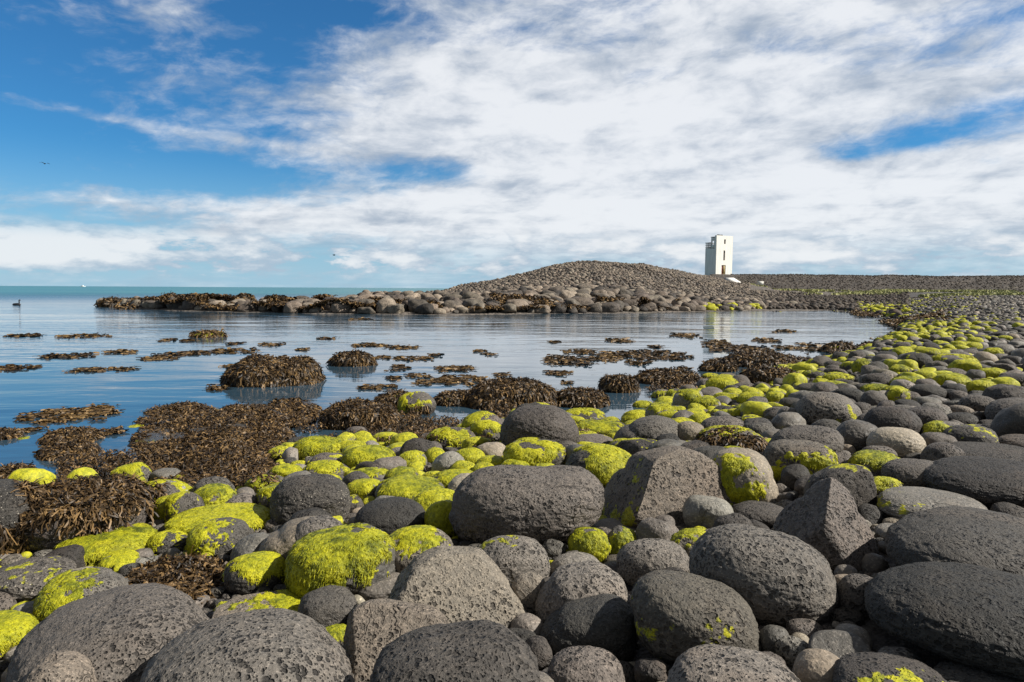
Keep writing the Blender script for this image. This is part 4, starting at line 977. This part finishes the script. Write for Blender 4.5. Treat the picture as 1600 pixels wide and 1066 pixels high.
# wrack at the near waterline, between the stones
n = 60000; a = rs.uniform(-38, 29.5, n); q = rs.uniform(-1.6, 2.2, n)*np.interp(a, [-38, 0, 29], [.6, 1.0, 2.0]); D = np.interp(a, S[:, 0], S[:, 1])-q
x, y = D*np.sin(np.radians(a)), D*np.cos(np.radians(a)); z = np.maximum(G(x, y), 0)
k = (vnoise(np.stack([x*1.3, y*1.3, x*0], 1), 14)+.6*vnoise(np.stack([x*4, y*4, x*0], 1), 15) > .10+.12*np.abs(q)) & (a > -34); x, y, z = x[k], y[k], z[k]
Dk = np.hypot(x, y)
z = z+rs.uniform(0, .07, len(x)); ribs_on('shore_wrack', x, y, z, np.clip(.006*Dk, .045, .14), np.clip(.0018*Dk, .011, .04), 'weed', rs, 'brown wrack lying between the stones along the near waterline')
FLOATS = [(72, 136, 552, 560), (172, 208, 546, 554), (225, 272, 555, 563), (252, 326, 549, 556), (331, 398, 544, 553), (52, 168, 634, 662), (-20, 46, 571, 580), (350, 382, 569, 575), (116, 206, 574, 581), (252, 270, 529, 534), (283, 306, 530, 534), (100, 160, 522, 528), (358, 378, 535, 539),
          (410, 440, 536, 542), (463, 480, 544, 548), (500, 526, 527, 531), (548, 605, 536, 543), (600, 654, 540, 546), (434, 452, 556, 561), (584, 611, 556, 561), (614, 684, 557, 564), (605, 642, 570, 579), (680, 742, 571, 581), (650, 760, 585, 602), (600, 626, 588, 595), (560, 618, 600, 611), (636, 664, 583, 590),
          (770, 800, 583, 588), (755, 780, 551, 556), (740, 760, 546, 550), (668, 690, 552, 557), (860, 872, 533, 536), (945, 990, 529, 536), (848, 928, 554, 572), (875, 935, 546, 553), (920, 970, 549, 566), (960, 1080, 546, 563), (974, 1016, 563, 570), (850, 892, 578, 587), (1015, 1036, 539, 544), (1046, 1090, 521, 528),
          (1100, 1140, 531, 540), (1105, 1200, 538, 551), (1180, 1215, 528, 536), (1160, 1210, 543, 552), (1210, 1240, 515, 520), (1248, 1280, 536, 541), (1250, 1298, 543, 549), (1060, 1078, 573, 577), (1215, 1262, 540, 546), (875, 895, 596, 600), (1020, 1050, 556, 560), (320, 360, 601, 610), (30, 75, 668, 676), (150, 190, 668, 680), (60, 90, 702, 710), (545, 580, 497, 501), (20, 60, 522, 527), (700, 722, 575, 579)]
adjs = ['ragged', 'narrow', 'loose', 'dense', 'thin', 'broken', 'curled', 'dark']
fl_land = [(430, 582, 'the lone seaweed mound'), (550, 565, 'the small domed mound'), (800, 620, 'the broad seaweed mound'), (325, 525, 'the yellow green rock'), (110, 690, 'the seaweed dome'), (965, 605, 'the rounded seaweed rock'), (1125, 520, 'the tower reflection'), (1200, 565, 'the long seaweed ledge'), (1312, 545, 'the seaweed rock at the bay edge'), (1040, 590, 'the wide low seaweed rock'), (20, 575, 'the left picture edge'), (700, 500, 'the middle of the bay')]
for i, (x0, x1, y0, y1) in enumerate(FLOATS):
    cx = (x0+x1)/2; c0 = atz(cx, (y0+y1)/2, .01); pn, pf = atz(cx, y1, .01), atz(cx, y0, .01)
    D = math.hypot(c0[0], c0[1]); hx = (x1-x0)/2/F*D; hy = max(np.linalg.norm((pf-pn)[:2])/2, .12)
    rs = np.random.default_rng(600+i); n = int(max(60, (x1-x0)*(y1-y0)*.41*1.3)); n = min(n, 2600)
    m = n*4; u = rs.uniform(-1, 1, m); v = rs.uniform(-1, 1, m); P = np.stack([u*hx, v*hy, u*0], 1)
    k = (u*u*.8+v*v*.8+1.0*vnoise(P*np.array([1.3, 2.6, 1])/max(.25, .35*hx)+i*7.1, 40+i)+.5*vnoise(P*7/max(.25, hx)+i, 4)) < .42
    P = P[k][:n]; ang_ = -math.atan2(c0[0], c0[1]); x = P[:, 0]*math.cos(ang_)-P[:, 1]*math.sin(ang_)+c0[0]; y = P[:, 0]*math.sin(ang_)+P[:, 1]*math.cos(ang_)+c0[1]
    if len(x) < 12: continue
    ribs_on('floating_seaweed', x, y, np.full(len(x), .005)+rs.uniform(0, .02, len(x)), np.clip(.0055*D, .05, .2), np.clip(.0022*D, .012, .07), 'goldweed' if i % 3 else 'weed', rs,
            autolabel(cx, (y0+y1)/2, ('long ' if x1-x0 > 60 else 'small ')+adjs[i % 8]+' floating seaweed patch', fl_land), 'seaweed patch', None, bend=.22, lift=.05, zup=.08, spread=.55, cen=(c0[0], c0[1], 0), group='seaweed patches floating in the bay')
for (x0, y0, x1, y1, lb) in ((186, 664, 246, 674, 'thin green weed tongue floating left of the big seaweed shoal'), (14, 682, 66, 696, 'flat green algae pad beside the seaweed dome'), (208, 678, 266, 692, 'green algae pad at the left end of the seaweed shoal'), (292, 638, 345, 652, 'green algae cap on the seaweed slope')):
    B(x0, y0, x1, y1, 's', lb, .95, name='algae_rock', cat='algae rock', group='green algae caps among the seaweed', sink=.2)

# ------------------------------------------------------------------ tower
def wall_holes(w_, h_, th, holes):
    """slab in x (0..w), z (0..h), thickness th along +y, with real openings"""
    xs = sorted({0, w_, *[h[0] for h in holes], *[h[2] for h in holes]}); zs_ = sorted({0, h_, *[h[1] for h in holes], *[h[3] for h in holes]})
    def solid(i, j):
        if i < 0 or j < 0 or i >= len(xs)-1 or j >= len(zs_)-1: return False
        cx, cz = (xs[i]+xs[i+1])/2, (zs_[j]+zs_[j+1])/2
        return not any(a < cx < c and b < cz < d for a, b, c, d in holes)
    V, Q = [], []
    def quad(*p): k = len(V); V.extend(p); Q.append((k, k+1, k+2, k+3))
    for i in range(len(xs)-1):
        for j in range(len(zs_)-1):
            if not solid(i, j): continue
            a, c, b, d = xs[i], xs[i+1], zs_[j], zs_[j+1]
            quad((a, 0, b), (c, 0, b), (c, 0, d), (a, 0, d)); quad((a, th, b), (a, th, d), (c, th, d), (c, th, b))
            if not solid(i-1, j): quad((a, 0, b), (a, 0, d), (a, th, d), (a, th, b))
            if not solid(i+1, j): quad((c, 0, b), (c, th, b), (c, th, d), (c, 0, d))
            if not solid(i, j-1): quad((a, 0, b), (a, th, b), (c, th, b), (c, 0, b))
            if not solid(i, j+1): quad((a, 0, d), (c, 0, d), (c, th, d), (a, th, d))
    return np.array(V, float), np.array(Q)
d = ray(1122, 430); TD = 149.0; hh = math.hypot(d[0], d[1]); tx, ty = d[0]/hh*TD, d[1]/hh*TD; tz = CAM[2]+d[2]/hh*TD-.25
YAW = R(50)-math.atan2(d[0], d[1])
tower = bpy.data.objects.new('lighthouse', None); COL.objects.link(tower); tower.location = (tx, ty, tz); tower.rotation_euler = (0, 0, YAW)
tag(tower, 'small white square concrete lighthouse tower standing on the cobble ridge', 'lighthouse')
def tp(name, V, Q, mt, off=(0, 0, 0), parent=tower): return mk(name, np.asarray(V)+np.array(off), Q, M[mt], parent, smooth=False)
FW, FH, SW_, SH = 5.1, 8.45, 2.9, 5.75        # front width, front height, side depth, terrace height
x0 = -.75                                      # front left corner, local x
V, Q = wall_holes(FW, FH, .45, [(1.75, .45, 3.05, 2.35), (2.25, 3.35, 2.75, 5.4), (2.35, 6.75, 2.85, 7.7)]); tp('front_wall', V, Q, 'white', (x0, 0, 0))
wl = wall_holes(SW_-.45, SH, .35, []); V = wl[0][:, [1, 0, 2]]; tp('left_wall', V, wl[1][:, ::-1], 'white', (x0, .45, 0))
V, Q = wall_holes(SW_-.45, SH, .35, []); tp('right_wall', V[:, [1, 0, 2]], Q[:, ::-1], 'white', (x0+FW-.35, .45, 0))
V, Q = wall_holes(FW-.7, SH, .35, []); tp('back_wall', V, Q, 'white', (x0+.35, SW_-.35, 0))
V, Q = boxes([(x0+.003, .46, SH, x0+FW-.003, SW_, SH+.16)]); tp('terrace_floor', V, Q, 'conc')
V, Q = boxes([(x0+.35, .45, .40, x0+FW-.35, SW_-.35, .45)]); tp('floor', V, Q, 'conc')
V, Q = boxes([(x0+1.0, 1.6, .45, x0+4.2, 1.7, SH-.02)]); tp('inner_wall', V, Q, 'room')
# slanted upper stair head behind the front slab, open at its side
V, Q = boxes([(x0, .452, SH+.162, x0+.22, .70, 8.05), (x0, 1.22, SH+.162, x0+.22, 1.45, 8.0), (x0, .70, 7.35, x0+.22, 1.22, 8.0), (x0, .70, SH+.162, x0+.22, 1.22, 6.55),
              (x0+FW-.22, .452, SH+.162, x0+FW, 1.45, 8.0)]); tp('stair_head', V, Q, 'white')
V, Q = boxes([(x0-.04, .452, 8.055, x0+FW+.04, 1.55, 8.2)]); tp('stair_head_roof', V, Q, 'conc')
rail = [(x0-.05, 1.46, z_, x0+.12, SW_+.05, z_+.17) for z_ in (SH+.30, SH+.72, SH+1.14)]+[(x0+.13, SW_-.12, z_, x0+FW, SW_+.05, z_+.17) for z_ in (SH+.30, SH+.72, SH+1.14)]
V, Q = boxes(rail); rl = tp('terrace_railing', V, Q, 'conc')
V, Q = boxes([(x0+.125, y_, SH+.162, x0+.25, y_+.14, SH+1.28) for y_ in (1.5, 2.1, SW_-.30)]); tp('railing_post', V, Q, 'metal', parent=rl)
V, Q = boxes([(x0+.5, .05, FH+.003, x0+1.9, .4, FH+.18)]); tp('roof_hatch', V, Q, 'metal')
for nm, (a, b, c, e), mt in (('door', (1.75, .45, 2.38, 2.35), 'red'), ('window', (2.25, 3.35, 2.75, 5.4), 'red'), ('window', (2.35, 6.75, 2.85, 7.7), 'red')):
    V, Q = boxes([(x0+a+.02, .22, b+.02, x0+c-.02, .27, e-.02)]); f_ = tp(nm, V, Q, mt)
    V, Q = boxes([(x0+a+.003, .16, b, x0+a+.06, .218, e), (x0+c-.06, .16, b, x0+c-.003, .218, e)]); tp('frame', V, Q, 'metal' if nm == 'window' else 'red', parent=f_)
V, Q = boxes([(x0+2.42, .10, .46, x0+3.0, .15, 2.30)]); tp('door', V, Q, 'ochre')
V, Q = boxes([(x0+.01, .01, -1.2, x0+FW-.01, SW_-.01, -.003)]); tp('foundation', V, Q, 'white')
# concrete ramp from the door down to the right
ca, sa = math.cos(YAW), math.sin(YAW)
rx, ry = x0+2.4, -.15
p0 = np.array([tx+rx*ca-ry*sa, ty+rx*sa+ry*ca, tz+.42])
d2 = ray(1150, 441); h2 = math.hypot(d2[0], d2[1]); Dr_ = 131.0; p1 = np.array([d2[0]/h2*Dr_, d2[1]/h2*Dr_, CAM[2]+d2[2]/h2*Dr_])
L_ = p1-p0; sd2 = np.cross(L_, [0, 0, 1.]); sd2 /= np.linalg.norm(sd2); ww = .85
V = [p0-sd2*ww, p0+sd2*ww, p1+sd2*ww, p1-sd2*ww]; V = np.array(V+[v-np.array([0, 0, .9]) for v in V])-p0
Q = np.array([(0, 1, 2, 3), (4, 7, 6, 5), (0, 4, 5, 1), (1, 5, 6, 2), (2, 6, 7, 3), (3, 7, 4, 0)])[:, ::-1]
tag(mk('concrete_ramp', V, Q, M['white'], loc=p0, smooth=False), 'pale concrete ramp sloping from the tower door down the ridge', 'ramp')
d3 = ray(1188, 441.5); h3 = math.hypot(d3[0], d3[1]); D3 = 128.0; z3 = CAM[2]+d3[2]/h3*D3
V, Q = boxes([(-.55, -.5, -.5, .55, .5, .22)]); o = mk('concrete_block', V, Q, M['white'], loc=(d3[0]/h3*D3, d3[1]/h3*D3, z3), smooth=False); o.rotation_euler = (0, R(6), R(-20)); tag(o, 'pale concrete block lying on the dark bank right of the tower', 'concrete block')

# ------------------------------------------------------------------ grass strip at the foot of the embankment
rs = np.random.default_rng(8)
n = 60000; a = rs.uniform(pxaz(1150), pxaz(1760), n); D = rs.uniform(66, 127, n)
x, y = D*np.sin(np.radians(a)), D*np.cos(np.radians(a)); z = G(x, y)
k = (vnoise(np.stack([x*.07, y*.12, x*0], 1), 21)+.4*vnoise(np.stack([x*.6, y*.6, x*0], 1), 22) > -.12+.0*D) & (z > 1.0) & (a > np.interp(D, [66, 96, 127], [pxaz(1330), pxaz(1230), pxaz(1160)])); x, y, z = x[k], y[k], z[k]; n = len(x)
P = np.stack([x, y, z-.02], 1); Dr = np.stack([rs.normal(size=n)*.35, rs.normal(size=n)*.35, np.ones(n)], 1); Dr /= np.linalg.norm(Dr, axis=1)[:, None]
N = np.stack([rs.normal(size=n), rs.normal(size=n), np.zeros(n)], 1); N -= Dr*(N*Dr).sum(1)[:, None]; N /= np.linalg.norm(N, axis=1)[:, None]
V, Q, T_ = ribbons(P, Dr, N, rs.uniform(.18, .42, n), np.full(n, .2), rs, .5, 2, .3, .3)
tag(mk('grass', V, Q, M['grass']), 'dry green grass strip at the foot of the dark bank', 'grass', kind='stuff')

# ------------------------------------------------------------------ birds, boat
def bird(px, py, D, label, span=1.1, seed=0):
    d = ray(px, py); p = CAM+d*D; rs = random.Random(seed)
    V, Fc = ico(3); V = V*np.array([.30, .09, .09])*span; V[:, 2] += .0
    o = mk('bird', V, Fc, M['bird'], loc=p); o.rotation_euler = (0, 0, R(rs.uniform(-40, 40))); tag(o, label, 'bird')
    for s_ in (-1, 1):
        W2 = np.array([(.12, .03*s_, .03), (-.10, .03*s_, .03), (-.12, .42*s_, .20), (.06, .42*s_, .22), (-.10, .85*s_, .10), (-.02, .88*s_, .10)])*span
        W3 = np.concatenate([W2, W2-np.array([0, 0, .015])])
        mk('wing', W3, np.array([(0, 1, 2, 3), (3, 2, 4, 5), (6, 9, 8, 7), (9, 11, 10, 8), (0, 3, 9, 6), (3, 5, 11, 9), (1, 7, 8, 2), (2, 8, 10, 4)]), M['bird'], o)
bird(70, 256, 120, 'small dark bird flying high at the left', .8, 1); bird(522, 399, 150, 'tiny dark bird flying low over the sea', .9, 2)
c0 = atz(26, 477, 0); V, Fc = ico(3); V = V*np.array([.35, .14, .12]); V[:, 2] += .06
o = mk('cormorant', V, Fc, M['bird'], loc=c0); tag(o, 'dark seabird swimming upright off the spit at the far left', 'bird')
V, Q = ico(2)[0]*np.array([.05, .05, .16])+np.array([.22, 0, .26]), ico(2)[1]; mk('neck', V, Q, M['bird'], o)
V, Q = ico(2)[0]*np.array([.10, .045, .05])+np.array([.27, 0, .42]), ico(2)[1]; mk('head', V, Q, M['bird'], o)
c0 = ray(130, 446.2); c0 = np.array([c0[0]/c0[1]*1500, 1500, 0.])
V, Q = boxes([(-5, -1.5, 0, 5, 1.5, 1.6)]); V[[1, 2], 0] -= 1.2; o = mk('boat', V, Q, M['hull'], loc=c0, smooth=False); tag(o, 'tiny white boat on the horizon at the far left', 'boat')
V, Q = boxes([(-3, -1, 1.603, .5, 1, 3.6)]); mk('cabin', V, Q, M['hull'], o, smooth=False)
